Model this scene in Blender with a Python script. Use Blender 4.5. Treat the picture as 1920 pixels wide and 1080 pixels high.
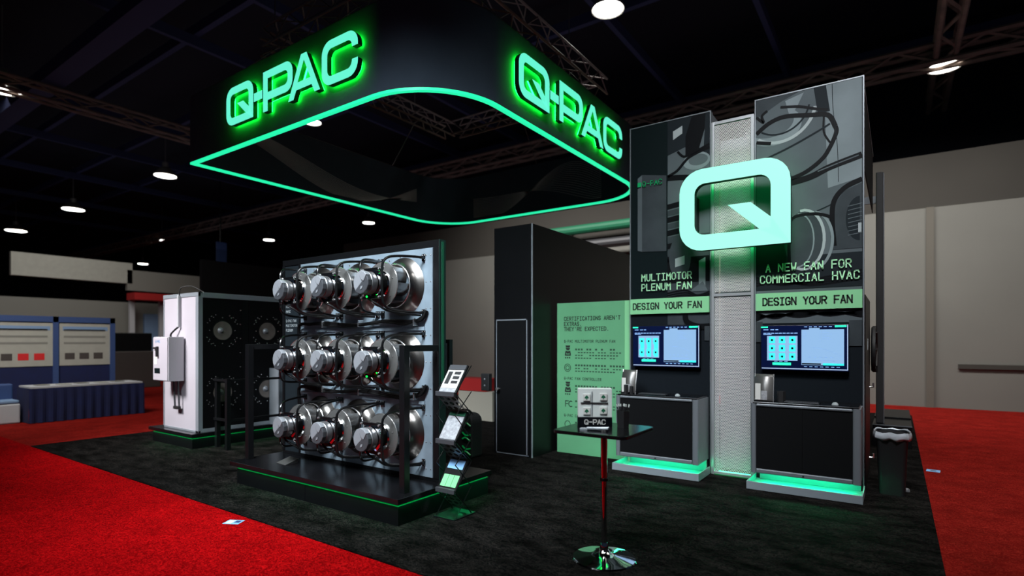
import bpy, math, random
from mathutils import Vector, Matrix
random.seed(7)
scene = bpy.context.scene
for o in list(bpy.data.objects):
    bpy.data.objects.remove(o)
C = scene.collection

# ------------------------------------------------------------------ camera
YAW = math.atan(720 / 1039.0)
cam_d = bpy.data.cameras.new('camera')
cam_d.sensor_width = 36
cam_d.lens = 36 * 1039 / 1920.0
cam_d.shift_y = 100 / 1920.0
cam_d.clip_end = 300
cam_d.dof.use_dof = True
cam_d.dof.focus_distance = 5.6
cam_d.dof.aperture_fstop = 0.8
cam = bpy.data.objects.new('camera', cam_d)
cam.location = (0, 0, 1.65)
cam.rotation_euler = (math.pi / 2, 0, YAW)
C.objects.link(cam)
scene.camera = cam

# ------------------------------------------------------------------ world, lights, exposure
w = bpy.data.worlds.new('hall_ambient')
scene.world = w
w.use_nodes = True
w.node_tree.nodes['Background'].inputs[0].default_value = (0.2, 0.3, 0.5, 1)
w.node_tree.nodes['Background'].inputs[1].default_value = 0.05


def area(name, loc, target, sx, sy, power, col=(1, 1, 1), spread=180):
    l = bpy.data.lights.new(name, 'AREA')
    l.shape = 'RECTANGLE'
    l.size, l.size_y, l.energy, l.color = sx, sy, power, col
    l.spread = math.radians(spread)
    o = bpy.data.objects.new(name, l)
    o.location = loc
    o.rotation_euler = (Vector(target) - Vector(loc)).to_track_quat('-Z', 'Y').to_euler()
    C.objects.link(o)
    return o


def spot(name, loc, target, power, angle, col=(1, 1, 1), blend=0.6, rad=0.3):
    l = bpy.data.lights.new(name, 'SPOT')
    l.energy, l.color, l.spot_size, l.spot_blend = power, col, math.radians(angle), blend
    l.shadow_soft_size = rad
    o = bpy.data.objects.new(name, l)
    o.location = loc
    o.rotation_euler = (Vector(target) - Vector(loc)).to_track_quat('-Z', 'Y').to_euler()
    C.objects.link(o)
    return o


area('aisle_light', (-3.4, -0.5, 6.5), (-4.9, 4.0, 1.2), 3.0, 1.8, 205, (0.84, 0.93, 1.0), 60)
area('tower_light', (-0.2, 2.2, 7.2), (-1.5, 7.0, 2.0), 2.0, 1.2, 100, (0.95, 0.97, 1.0), 70)
area('cabinet_light', (-9.8, -0.4, 6.0), (-9.4, 4.4, 1.2), 2.0, 1.2, 92, (1.0, 0.97, 0.98), 50)
area('carpet_light', (-4.6, 1.0, 7.5), (-4.6, 1.6, 0), 7.0, 1.6, 30, (1.0, 0.96, 0.92), 60)
area('right_aisle_light', (3.0, 9.0, 8.5), (3.0, 10.0, 0), 3.0, 6.0, 155, (1.0, 0.95, 0.9), 110)
area('wall_wash_light', (-5, 13.2, 7.6), (-5, 17.3, 2.2), 16.0, 0.8, 760, (1.0, 0.98, 0.96), 120)
area('left_hall_light', (-11.5, 1.0, 7.0), (-16.5, 4.0, 1.4), 4.0, 3.0, 190, (1.0, 0.97, 0.92), 90)
area('far_hall_light', (-22, 7.0, 8.0), (-27, 7.5, 2.5), 5.0, 5.0, 170, (1.0, 0.97, 0.92), 120)
area('roof_fill_light', (-16, 12, 6.6), (-16, 12.01, 12), 44, 12, 130, (0.75, 0.8, 1.0), 170)  # unseen area light, added to lift the dark ceiling and beams
scene.view_settings.view_transform = 'Standard'
scene.view_settings.look = 'None'
scene.view_settings.exposure = 0.0
scene.view_settings.gamma = 1.0
scene.view_settings.use_curve_mapping = False


# ------------------------------------------------------------------ helpers
def lin(c):
    return tuple(((v / 255.0) / 12.92 if v / 255.0 <= 0.04045 else (((v / 255.0) + 0.055) / 1.055) ** 2.4) for v in c)


MATS = {}


def mat(name, col, rough=0.5, metal=0.0, emit=None, strength=0.0, var=0.0, scale=8.0, bump=0.0, spec=0.5, coat=0.0):
    m = bpy.data.materials.new(name)
    m.use_nodes = True
    nt = m.node_tree
    b = nt.nodes['Principled BSDF']
    c = lin(col)
    b.inputs['Base Color'].default_value = (*c, 1)
    b.inputs['Roughness'].default_value = rough
    b.inputs['Metallic'].default_value = metal
    b.inputs['Specular IOR Level'].default_value = spec
    b.inputs['Coat Weight'].default_value = coat
    if emit is not None:
        b.inputs['Emission Color'].default_value = (*lin(emit), 1)
        b.inputs['Emission Strength'].default_value = strength
    tc = nt.nodes.new('ShaderNodeTexCoord')
    nz = nt.nodes.new('ShaderNodeTexNoise')
    nz.inputs['Scale'].default_value = scale
    nz.inputs['Detail'].default_value = 4
    nt.links.new(tc.outputs['Object'], nz.inputs['Vector'])
    if var > 0:
        r = nt.nodes.new('ShaderNodeMapRange')
        r.inputs[1].default_value = 0.3
        r.inputs[2].default_value = 0.7
        r.inputs[3].default_value = 1 - var
        r.inputs[4].default_value = 1 + var
        nt.links.new(nz.outputs['Fac'], r.inputs[0])
        mx = nt.nodes.new('ShaderNodeVectorMath')
        mx.operation = 'SCALE'
        mx.inputs[0].default_value = c
        nt.links.new(r.outputs[0], mx.inputs['Scale'])
        nt.links.new(mx.outputs[0], b.inputs['Base Color'])
    if bump > 0:
        bp = nt.nodes.new('ShaderNodeBump')
        bp.inputs['Strength'].default_value = bump
        bp.inputs['Distance'].default_value = 0.01
        nt.links.new(nz.outputs['Fac'], bp.inputs['Height'])
        nt.links.new(bp.outputs[0], b.inputs['Normal'])
    MATS[name] = m
    return m


def carpet(name, dark, light, worm=30.0, streak=(1.0, 1.0), rough=0.95, bump=0.5, big=0.35):
    """cut pile carpet: fine curly fibres, larger brushed patches"""
    m = bpy.data.materials.new(name)
    m.use_nodes = True
    nt = m.node_tree
    N, L = nt.nodes, nt.links
    b = N['Principled BSDF']
    b.inputs['Roughness'].default_value = rough
    b.inputs['Specular IOR Level'].default_value = 0.02
    g = N.new('ShaderNodeNewGeometry')
    mp = N.new('ShaderNodeMapping')
    mp.inputs['Scale'].default_value = (streak[0], streak[1], 1)
    L.new(g.outputs['Position'], mp.inputs['Vector'])
    n1 = N.new('ShaderNodeTexNoise')
    n1.inputs['Scale'].default_value = worm
    n1.inputs['Detail'].default_value = 3
    n1.inputs['Distortion'].default_value = 2.5
    L.new(mp.outputs[0], n1.inputs['Vector'])
    # ridged: thin curly lines where the noise crosses its middle
    a = N.new('ShaderNodeMath'); a.operation = 'SUBTRACT'; a.inputs[1].default_value = 0.5
    L.new(n1.outputs['Fac'], a.inputs[0])
    a2 = N.new('ShaderNodeMath'); a2.operation = 'ABSOLUTE'
    L.new(a.outputs[0], a2.inputs[0])
    r = N.new('ShaderNodeMapRange')
    r.inputs[1].default_value = 0.0; r.inputs[2].default_value = 0.06
    r.inputs[3].default_value = 1.0; r.inputs[4].default_value = 0.0
    L.new(a2.outputs[0], r.inputs[0])
    n2 = N.new('ShaderNodeTexNoise')
    n2.inputs['Scale'].default_value = 3.0
    n2.inputs['Detail'].default_value = 5
    L.new(mp.outputs[0], n2.inputs['Vector'])
    r2 = N.new('ShaderNodeMapRange')
    r2.inputs[1].default_value = 0.3; r2.inputs[2].default_value = 0.7
    r2.inputs[3].default_value = 1 - big; r2.inputs[4].default_value = 1 + big
    L.new(n2.outputs['Fac'], r2.inputs[0])
    mix = N.new('ShaderNodeMix'); mix.data_type = 'RGBA'
    mix.inputs[6].default_value = (*lin(dark), 1)
    mix.inputs[7].default_value = (*lin(light), 1)
    L.new(r.outputs[0], mix.inputs[0])
    sc = N.new('ShaderNodeVectorMath'); sc.operation = 'SCALE'
    L.new(mix.outputs[2], sc.inputs[0]); L.new(r2.outputs[0], sc.inputs['Scale'])
    L.new(sc.outputs[0], b.inputs['Base Color'])
    bp = N.new('ShaderNodeBump'); bp.inputs['Strength'].default_value = bump
    bp.inputs['Distance'].default_value = 0.006
    L.new(n1.outputs['Fac'], bp.inputs['Height']); L.new(bp.outputs[0], b.inputs['Normal'])
    MATS[name] = m
    return m


class MB:
    def __init__(s):
        s.v, s.f = [], []

    def add(s, vs, fs):
        n = len(s.v)
        s.v += [tuple(v) for v in vs]
        s.f += [tuple(i + n for i in f) for f in fs]
        return s

    def box(s, x0, x1, y0, y1, z0, z1):
        if x0 > x1: x0, x1 = x1, x0
        if y0 > y1: y0, y1 = y1, y0
        if z0 > z1: z0, z1 = z1, z0
        return s.add([(x0, y0, z0), (x1, y0, z0), (x1, y1, z0), (x0, y1, z0), (x0, y0, z1), (x1, y0, z1), (x1, y1, z1), (x0, y1, z1)],
                     [(0, 3, 2, 1), (4, 5, 6, 7), (0, 1, 5, 4), (1, 2, 6, 5), (2, 3, 7, 6), (3, 0, 4, 7)])

    def tube(s, pts, r, n=8, closed=False, caps=True):
        pts = [Vector(p) for p in pts]
        k = len(pts)
        rings = []
        up = None
        for i in range(k):
            if closed:
                t = (pts[(i + 1) % k] - pts[i - 1])
            elif i == 0: t = pts[1] - pts[0]
            elif i == k - 1: t = pts[-1] - pts[-2]
            else: t = pts[i + 1] - pts[i - 1]
            t.normalize()
            if up is None:
                up = Vector((0, 0, 1)) if abs(t.z) < 0.9 else Vector((1, 0, 0))
            a = t.cross(up)
            if a.length < 1e-6: a = t.orthogonal()
            a.normalize()
            up = a.cross(t).normalized()
            rr = r[i] if isinstance(r, (list, tuple)) else r
            rings.append([pts[i] + (a * math.cos(2 * math.pi * j / n) + up * math.sin(2 * math.pi * j / n)) * rr for j in range(n)])
        vs = [p for ring in rings for p in ring]
        fs = []
        for i in range(k if closed else k - 1):
            i2 = (i + 1) % k
            for j in range(n):
                j2 = (j + 1) % n
                fs.append((i * n + j, i * n + j2, i2 * n + j2, i2 * n + j))
        if caps and not closed:
            fs.append(tuple(reversed(range(n))))
            fs.append(tuple((k - 1) * n + j for j in range(n)))
        return s.add(vs, fs)

    def lathe(s, prof, o=(0, 0, 0), axis='z', n=32, cap0=False, cap1=False):
        """prof: (radius, height along axis)"""
        vs = []
        for r, h in prof:
            for j in range(n):
                a = 2 * math.pi * j / n
                c_, s_ = r * math.cos(a), r * math.sin(a)
                if axis == 'z': vs.append((o[0] + c_, o[1] + s_, o[2] + h))
                elif axis == 'y': vs.append((o[0] + c_, o[1] + h, o[2] - s_))
                else: vs.append((o[0] + h, o[1] + c_, o[2] + s_))
        fs = []
        k = len(prof)
        for i in range(k - 1):
            for j in range(n):
                j2 = (j + 1) % n
                fs.append((i * n + j, i * n + j2, (i + 1) * n + j2, (i + 1) * n + j))
        if cap0: fs.append(tuple(reversed(range(n))))
        if cap1: fs.append(tuple((k - 1) * n + j for j in range(n)))
        return s.add(vs, fs)

    def prism(s, poly, fn, d0, d1):
        """poly in 2D, fn(u, v, d) -> 3D, extruded from depth d0 to d1"""
        n = len(poly)
        vs = [fn(u, v, d0) for u, v in poly] + [fn(u, v, d1) for u, v in poly]
        fs = [tuple(range(n)), tuple(reversed(range(n, 2 * n)))]
        fs += [(i, (i + 1) % n, (i + 1) % n + n, i + n) for i in range(n)]
        return s.add(vs, fs)

    def obj(s, name, m, parent=None, bevel=0.0, smooth=False, seg=2):
        me = bpy.data.meshes.new(name)
        me.from_pydata(s.v, [], s.f)
        me.validate()
        me.update()
        import bmesh
        bm = bmesh.new(); bm.from_mesh(me)
        bmesh.ops.recalc_face_normals(bm, faces=bm.faces)
        bm.to_mesh(me); bm.free()
        me.materials.append(m if not isinstance(m, str) else MATS[m])
        if smooth:
            for p in me.polygons: p.use_smooth = True
            try: me.set_sharp_from_angle(angle=math.radians(38))
            except Exception: pass
        o = bpy.data.objects.new(name, me)
        C.objects.link(o)
        if parent is not None:
            o.parent = parent
        if bevel > 0:
            b = o.modifiers.new('bevel', 'BEVEL')
            b.width = bevel; b.segments = seg; b.limit_method = 'ANGLE'
        return o


def tag(o, label=None, cat=None, group=None, kind=None):
    if label: o['label'] = label
    if cat: o['category'] = cat
    if group: o['group'] = group
    if kind: o['kind'] = kind
    return o


def thing(name, label, cat, loc=(0, 0, 0), rz=0.0, group=None):
    o = bpy.data.objects.new(name, None)
    o.empty_display_size = 0.1
    C.objects.link(o)
    o.location = loc
    o.rotation_euler = (0, 0, rz)
    return tag(o, label, cat, group)


def dup(o, parent=None):
    c = o.copy(); C.objects.link(c)
    if parent is not None: c.parent = parent
    for ch in list(o.children): dup(ch, c)
    return c


def bx(name, m, x0, x1, y0, y1, z0, z1, parent=None, bevel=0.0):
    return MB().box(x0, x1, y0, y1, z0, z1).obj(name, m, parent, bevel)


def smooth_path(pts, sub=6):
    P = [Vector(p) for p in pts]
    out = []
    for i in range(len(P) - 1):
        p0, p1, p2, p3 = P[max(i - 1, 0)], P[i], P[i + 1], P[min(i + 2, len(P) - 1)]
        for k in range(sub):
            t = k / sub
            out.append(0.5 * ((2 * p1) + (p2 - p0) * t + (2 * p0 - 5 * p1 + 4 * p2 - p3) * t * t + (3 * p1 - p0 - 3 * p2 + p3) * t ** 3))
    out.append(P[-1])
    return out


def arc_poly(cx, cy, r, a0, a1, n=8):
    return [(cx + r * math.cos(math.radians(a0 + (a1 - a0) * i / n)), cy + r * math.sin(math.radians(a0 + (a1 - a0) * i / n))) for i in range(n + 1)]


def rrect(x0, x1, y0, y1, r, n=6):
    """rounded rectangle, r = (bl, br, tr, tl)"""
    if not isinstance(r, (list, tuple)): r = (r,) * 4
    out = []
    for (cx, cy, a, rr) in ((x0, y0, 180, r[0]), (x1, y0, 270, r[1]), (x1, y1, 0, r[2]), (x0, y1, 90, r[3])):
        if rr <= 0: out.append((cx, cy)); continue
        sx = 1 if cx == x0 else -1
        sy = 1 if cy == y0 else -1
        out += arc_poly(cx + sx * rr, cy + sy * rr, rr, a, a + 90, n)
    return out


# ------------------------------------------------------------------ writing (own single-stroke letters on a 4 x 6 grid)
GL = {
    'A': [[(0, 0), (2, 6), (4, 0)], [(0.7, 2), (3.3, 2)]],
    'B': [[(0, 0), (0, 6), (2.8, 6), (3.6, 5.3), (3.6, 4), (2.8, 3.2), (0, 3.2)], [(2.8, 3.2), (4, 2.4), (4, 0.8), (3, 0), (0, 0)]],
    'C': [[(4, 4.6), (3.2, 6), (1, 6), (0, 4.8), (0, 1.2), (1, 0), (3.2, 0), (4, 1.4)]],
    'D': [[(0, 0), (0, 6), (2.4, 6), (4, 4.6), (4, 1.4), (2.4, 0), (0, 0)]],
    'E': [[(4, 6), (0, 6), (0, 0), (4, 0)], [(0, 3.1), (3.4, 3.1)]],
    'F': [[(4, 6), (0, 6), (0, 0)], [(0, 3), (3.4, 3)]],
    'G': [[(4, 4.7), (3.2, 6), (1, 6), (0, 4.8), (0, 1.2), (1, 0), (3, 0), (4, 1), (4, 2.8), (2.4, 2.8)]],
    'H': [[(0, 0), (0, 6)], [(4, 0), (4, 6)], [(0, 3), (4, 3)]],
    'I': [[(0.4, 6), (3.6, 6)], [(0.4, 0), (3.6, 0)], [(2, 0), (2, 6)]],
    'J': [[(1, 6), (4, 6), (4, 1.2), (3, 0), (1, 0), (0, 1.4)]],
    'K': [[(0, 0), (0, 6)], [(4, 6), (0, 2.6)], [(1.4, 3.8), (4, 0)]],
    'L': [[(0, 6), (0, 0), (4, 0)]],
    'M': [[(0, 0), (0, 6), (2, 3), (4, 6), (4, 0)]],
    'N': [[(0, 0), (0, 6), (4, 0), (4, 6)]],
    'O': [[(1.2, 0), (0, 1.4), (0, 4.6), (1.2, 6), (2.8, 6), (4, 4.6), (4, 1.4), (2.8, 0), (1.2, 0)]],
    'P': [[(0, 0), (0, 6), (3, 6), (4, 5), (4, 3.6), (3, 2.6), (0, 2.6)]],
    'Q': [[(1.2, 0), (0, 1.4), (0, 4.6), (1.2, 6), (2.8, 6), (4, 4.6), (4, 1.4), (2.8, 0), (1.2, 0)], [(2, 2), (4, 0)]],
    'R': [[(0, 0), (0, 6), (3, 6), (4, 5.1), (4, 3.8), (3, 2.9), (0, 2.9)], [(2, 2.9), (4, 0)]],
    'S': [[(4, 4.8), (3, 6), (1, 6), (0, 5), (0, 4), (1, 3.2), (3, 2.8), (4, 2), (4, 1), (3, 0), (1, 0), (0, 1.2)]],
    'T': [[(0, 6), (4, 6)], [(2, 0), (2, 6)]],
    'U': [[(0, 6), (0, 1.3), (1.1, 0), (2.9, 0), (4, 1.3), (4, 6)]],
    'V': [[(0, 6), (2, 0), (4, 6)]],
    'W': [[(0, 6), (0.8, 0), (2, 3.6), (3.2, 0), (4, 6)]],
    'X': [[(0, 6), (4, 0)], [(0, 0), (4, 6)]],
    'Y': [[(0, 6), (2, 3), (4, 6)], [(2, 3), (2, 0)]],
    'Z': [[(0, 6), (4, 6), (0, 0), (4, 0)]],
    '-': [[(0.6, 3), (3.4, 3)]], '.': [[(1.8, 0), (2.2, 0.3)]], ',': [[(2.2, 0.5), (1.7, -0.9)]],
    "'": [[(2, 6), (2, 4.6)]], ' ': [],
    '1': [[(1, 5), (2, 6), (2, 0)]], '9': [[(4, 3.4), (1, 2.8), (0, 4), (0, 5), (1, 6), (3, 6), (4, 5), (4, 1.2), (3, 0), (0.6, 0)]],
}


def stroke(m, pts, wd, fn, d=0.0):
    for (a, b) in zip(pts[:-1], pts[1:]):
        a, b = Vector(a), Vector(b)
        t = (b - a)
        if t.length < 1e-9: continue
        t.normalize()
        n = Vector((-t.y, t.x)) * wd / 2
        e = t * wd * 0.42
        q = [a - e + n, a - e - n, b + e - n, b + e + n]
        m.add([fn(p.x, p.y, d) for p in q], [(0, 1, 2, 3)])


def text(m, s, u, v, h, fn, wd=0.13, adv=1.0, wide=1.0):
    """write s with its lower left at (u, v), cap height h; wd = stroke / height"""
    k = h / 6.0
    i = 0
    for ch in s:
        for pl in GL.get(ch, []):
            stroke(m, [(u + i * 5.6 * k * adv + p[0] * k * wide, v + p[1] * k) for p in pl], wd * h, fn)
        i += 1
    return m


def onY(y):  # plane facing the aisle (-y); d > 0 comes towards the viewer
    return lambda u, v, d=0.0: (u, y - d, v)


def onX(x, y0=0.0):  # plane facing +x, u runs along +y
    return lambda u, v, d=0.0: (x + d, u, v)


# ------------------------------------------------------------------ materials
mat('black_lam', (9, 10, 12), 0.4, spec=0.25, var=0.15, scale=3)
mat('black_top', (14, 14, 16), 0.2, spec=0.6)
mat('black_matte', (6, 7, 9), 0.7, spec=0.15)
mat('black_fabric', (20, 25, 30), 0.9, var=0.08, scale=30, spec=0.08)
mat('black_metal', (9, 10, 12), 0.4, 0.0, spec=0.35)
mat('black_tube', (7, 7, 8), 0.28, spec=0.6)
mat('rubber', (5, 5, 6), 0.55, spec=0.2)
mat('galv', (136, 152, 164), 0.45, 0.35, var=0.12, scale=6, bump=0.05)
mat('steel', (124, 120, 116), 0.29, 1.0, var=0.05, scale=5)
mat('steel_soft', (108, 107, 105), 0.36, 0.6)
mat('blade_steel', (140, 138, 136), 0.26, 0.75)
mat('chrome', (215, 215, 215), 0.06, 1.0)
mat('alu', (150, 158, 165), 0.38, 0.35)
mat('silver_paint', (118, 124, 130), 0.42, 0.35)
mat('silver_dark', (52, 52, 54), 0.5, 0.2)
mat('tray_grey', (132, 142, 148), 0.5, 0.1)
mat('white_panel', (176, 172, 180), 0.55, var=0.04, scale=2)
mat('box_grey', (172, 170, 176), 0.5)
mat('motor_grey', (112, 112, 114), 0.38, 0.55, var=0.08, scale=30, bump=0.1)
mat('motor_light', (140, 143, 148), 0.45, 0.3)
mat('motor_dark', (74, 76, 80), 0.4, 0.4)
mat('port_metal', (120, 112, 106), 0.35, 0.4, var=0.2, scale=9)
mat('bolt', (215, 215, 215), 0.25, 0.9)
mat('mint_panel', (86, 150, 108), 0.7, var=0.05, scale=2)
mat('mint_band', (122, 190, 138), 0.65)
mat('mint_text', (168, 228, 180), 0.6)
mat('ink', (10, 26, 18), 0.7)
mat('ink_soft', (26, 62, 42), 0.7)
mat('photo_dark', (26, 32, 36), 0.6, spec=0.08)
mat('photo_navy', (9, 20, 22), 0.6, spec=0.08)
mat('photo_mid', (78, 86, 90), 0.6, var=0.12, scale=2.2, spec=0.08)
mat('photo_light', (112, 122, 126), 0.6, var=0.15, scale=2.0, spec=0.08)
mat('photo_grey', (52, 58, 62), 0.6, var=0.15, scale=4, spec=0.08)
mat('photo_black', (10, 12, 15), 0.5, spec=0.08)
mat('photo_hi', (150, 158, 160), 0.6, spec=0.08)
mat('photo_green', (20, 150, 90), 0.6, spec=0.08)
mat('sign_face', (30, 80, 70), 0.5, emit=(104, 248, 212), strength=1.0)
mat('sign_return', (22, 44, 40), 0.4, 0.3)
mat('sign_halo', (10, 200, 60), 0.5, emit=(10, 255, 50), strength=38.0)
mat('big_q_face', (40, 80, 70), 0.5, emit=(168, 255, 233), strength=0.98)
mat('big_q_halo', (10, 200, 110), 0.5, emit=(10, 255, 130), strength=2.6)
mat('led_mint', (40, 240, 170), 0.4, emit=(36, 236, 168), strength=1.1)
mat('led_green', (6, 60, 30), 0.4, emit=(0, 130, 60), strength=0.45)
mat('led_column', (30, 240, 160), 0.4, emit=(20, 255, 150), strength=12.0)
mat('led_tray', (30, 240, 160), 0.4, emit=(40, 255, 170), strength=100.0)
mat('status_green', (20, 255, 80), 0.4, emit=(20, 255, 90), strength=1.5)
mat('lamp_glow', (255, 255, 250), 0.4, emit=(255, 252, 245), strength=14.0)
mat('lamp_shell', (120, 118, 114), 0.5, 0.4)
mat('screen_bg', (2, 8, 34), 0.25, emit=(3, 12, 48), strength=0.8)
mat('screen_pale', (20, 26, 32), 0.3, emit=(160, 205, 252), strength=0.85)
mat('screen_white', (20, 26, 32), 0.3, emit=(190, 214, 250), strength=0.9)
mat('screen_teal', (50, 205, 200), 0.3, emit=(50, 208, 205), strength=0.9)
mat('screen_mint', (40, 230, 170), 0.3, emit=(44, 232, 176), strength=0.95)
mat('screen_line', (120, 150, 190), 0.3, emit=(110, 150, 205), strength=0.8)
mat('screen_black', (4, 6, 12), 0.3)
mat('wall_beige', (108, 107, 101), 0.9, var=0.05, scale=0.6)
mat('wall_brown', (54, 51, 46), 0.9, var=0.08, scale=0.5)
mat('wall_seam', (92, 88, 80), 0.9)
mat('ceiling_navy', (10, 14, 28), 0.95)
mat('beam_navy', (40, 48, 84), 0.8)
mat('beam_brown', (112, 96, 84), 0.8, var=0.25, scale=3)
mat('truss_alu', (120, 104, 98), 0.45, 0.5)
mat('banner_cloth', (70, 82, 94), 0.75, var=0.06, scale=4, spec=0.08)
mat('wave_ink', (225, 225, 225), 0.7)
mat('blue_cloth', (3, 17, 62), 0.9, var=0.15, scale=4)
mat('blue_frame', (44, 66, 112), 0.6)
mat('poster_paper', (150, 150, 142), 0.7, var=0.05, scale=6)
mat('poster_blue', (110, 136, 168), 0.7)
mat('poster_red', (190, 24, 28), 0.7)
mat('poster_dark', (60, 54, 52), 0.7)
mat('poster_grey', (112, 112, 106), 0.7)
mat('paper_white', (205, 205, 200), 0.6)
mat('paper_grey', (150, 152, 156), 0.45, var=0.3, scale=30)
mat('paper_blue', (130, 180, 225), 0.6)
mat('paper_green', (120, 205, 140), 0.6)
mat('paper_red', (200, 60, 50), 0.6)
mat('print_black', (20, 20, 22), 0.6)
mat('bag_film', (185, 192, 198), 0.25, 0.2, var=0.2, scale=14, bump=0.3)
mat('red_cloth', (150, 14, 14), 0.8)
mat('stand_beige', (150, 146, 134), 0.8)
mat('far_white', (170, 172, 176), 0.8)
mat('tree_green', (10, 92, 62), 0.6)
mat('card_white', (210, 216, 212), 0.5)
mat('galv_dull', (92, 100, 108), 0.5, 0.2, var=0.1, scale=3)
mat('dark_hole', (5, 5, 6), 0.6)
mat('mesh_white', (225, 224, 224), 0.45, 0.1)
mat('frame_bright', (176, 180, 184), 0.35, 0.55)
carpet('carpet_red_near', (106, 0, 3), (186, 12, 16), 20, bump=0.5, big=0.14)
carpet('carpet_red', (106, 17, 14), (142, 36, 28), 16, bump=0.4, big=0.22)
carpet('carpet_black', (9, 9, 9), (36, 33, 31), 11, streak=(1.0, 2.2), bump=1.0, big=0.75)

# ------------------------------------------------------------------ structure
tag(bx('floor', 'carpet_red', -75, 12, -8, 30, -0.06, 0.0), 'dull red carpet laid across the whole exhibition hall floor', kind='structure')
tag(bx('ceiling', 'ceiling_navy', -75, 14, -8, 32, 11.4, 11.5), kind='structure')
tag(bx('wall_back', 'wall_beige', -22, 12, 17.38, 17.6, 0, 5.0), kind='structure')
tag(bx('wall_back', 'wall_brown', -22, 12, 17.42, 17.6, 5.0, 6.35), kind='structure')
t2 = bx('trim_1', 'wall_seam', 0.62, 0.78, 17.3, 17.42, 0, 5.0); tag(t2, kind='structure')
t3 = bx('trim_2', 'wall_brown', 1.25, 9.0, 17.32, 17.42, 0.98, 1.09); tag(t3, kind='structure')
tag(bx('wall_left', 'ceiling_navy', -74.5, -74.2, -8, 30, 0, 11.4), kind='structure')
tag(bx('wall_back', 'ceiling_navy', -22, 14, 24.4, 24.6, 0, 11.4), kind='structure')
tag(bx('wall_back', 'ceiling_navy', -75, -22, 30.0, 30.2, 0, 11.4), kind='structure')

ac = bx('aisle_carpet', 'carpet_red_near', -40, 8, -6, 2.826, 0.0, 0.012)
tag(ac, 'bright red aisle carpet in front of the black booth carpet, bottom left', 'carpet')
bc = bx('booth_carpet', 'carpet_black', -11.1, 0.285, 2.83, 15.1, 0.0, 0.02)
tag(bc, 'black streaked carpet under the whole booth', 'carpet')


# ceiling beams, all along the hall's two directions
def truss(name, p, q, s, m, label, cat='truss', bay=0.6, r=0.03, group=None, z_up=True):
    p, q = Vector(p), Vector(q)
    t = thing(name, label, cat, p, 0, group)
    d = (q - p)
    L = d.length
    d.normalize()
    a = Vector((-d.y, d.x, 0)) * s / 2
    u = Vector((0, 0, 1)) * s / 2
    cor = [a + u, -a + u, -a - u, a - u]
    for c_ in cor:
        MB().tube([c_, c_ + d * L], r, 6).obj('chord', m, t)
    lm = MB()
    n = max(2, int(L / bay))
    for i in range(n):
        for k in range(4):
            c0, c1 = cor[k], cor[(k + 1) % 4]
            if i % 2: c0, c1 = c1, c0
            lm.tube([c0 + d * L * i / n, c1 + d * L * (i + 1) / n], r * 0.6, 4, caps=False)
    tag(lm.obj('lacing', m, t), kind='stuff')
    return t


truss('roof_truss', (-60, 18.0, 9), (10, 18.0, 9), 0.45, 'beam_brown', 'long brown roof truss running across the hall above the back wall', 'roof truss', 0.9, 0.07, 'roof trusses under the dark ceiling')
truss('roof_truss', (1.04, 3.0, 9.1), (1.04, 22.0, 9.1), 0.4, 'beam_brown', 'brown roof truss at upper right passing over the small bright lamp', 'roof truss', 0.9, 0.07, 'roof trusses under the dark ceiling')
truss('roof_truss', (-20.8, -2.0, 9), (-20.8, 22.0, 9), 0.4, 'beam_brown', 'grey roof truss at left sloping down behind the hanging banner', 'roof truss', 0.9, 0.05, 'roof trusses under the dark ceiling')
d = bx('air_duct', 'beam_navy', -40, -10, 5.5, 6.05, 9.3, 9.7)
tag(d, 'wide navy air duct crossing the ceiling at the upper left corner', 'duct')
for k, yy in enumerate((1.5, 8.0, 11.0, 14.0, 21.0)):
    tag(bx('ceiling_beam', 'beam_navy', -70, 12, yy, yy + 0.16, 10.6, 10.9), kind='structure')
for k, xx in enumerate((-50, -43, -36, -30, -25, -17, -13.5, -10, -6.5, -3, 4)):
    tag(bx('ceiling_beam', 'beam_navy', xx, xx + 0.14, -6, 28, 10.3, 10.6), kind='structure')


def lamp(x, y, z, r, label):
    t = thing('highbay_lamp', label, 'ceiling lamp', (x, y, z), 0, 'highbay lamps hanging under the hall roof')
    MB().lathe([(0.001, 0), (r, 0), (r, 0.015)], n=24, cap1=True).obj('lens', 'lamp_glow', t)
    MB().lathe([(r * 1.08, -0.01), (r * 1.1, 0.03), (r * 0.5, 0.35), (r * 0.3, 0.38), (r * 0.3, 0.6), (0.001, 0.62)], n=24).obj('reflector', 'lamp_shell', t, smooth=True)
    MB().tube([(0, 0, 0.6), (0, 0, 11.4 - z)], 0.02, 6).obj('rod', 'lamp_shell', t)
    return t


lamp(-5.245, 11.3, 9, 0.33, 'very bright round hall lamp at top centre above the hanging truss')
lamp(1.04, 18.3, 8.8, 0.36, 'small bright hall lamp on the brown truss at upper right')
lamp(-26.7, 11.47, 9, 0.42, 'hall lamp just left of the hanging banner corner')
lamp(-37.7, 11.46, 9, 0.5, 'hall lamp at far left, second nearest to the banner')
lamp(-48.1, 11.5, 9, 0.55, 'hall lamp lowest at the left edge of the hall')
lamp(-26.9, 23.2, 9, 0.34, 'dim hall lamp just below the back edge of the hanging banner')
lamp(-37.4, 23.0, 9, 0.36, 'dim hall lamp above the top left of the fan display')
lamp(-43.8, 18.6, 9, 0.34, 'faint hall lamp on the brown truss left of centre')
lamp(-58.8, 23.3, 9, 0.4, 'faint hall lamp low above the white steel cabinet')
lamp(-16.1, 11.48, 9, 0.26, 'hall lamp seen through the open middle of the hanging banner')
lamp(-21.3, 4.78, 8.95, 0.42, 'hall lamp cut by the left edge of the picture')


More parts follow.
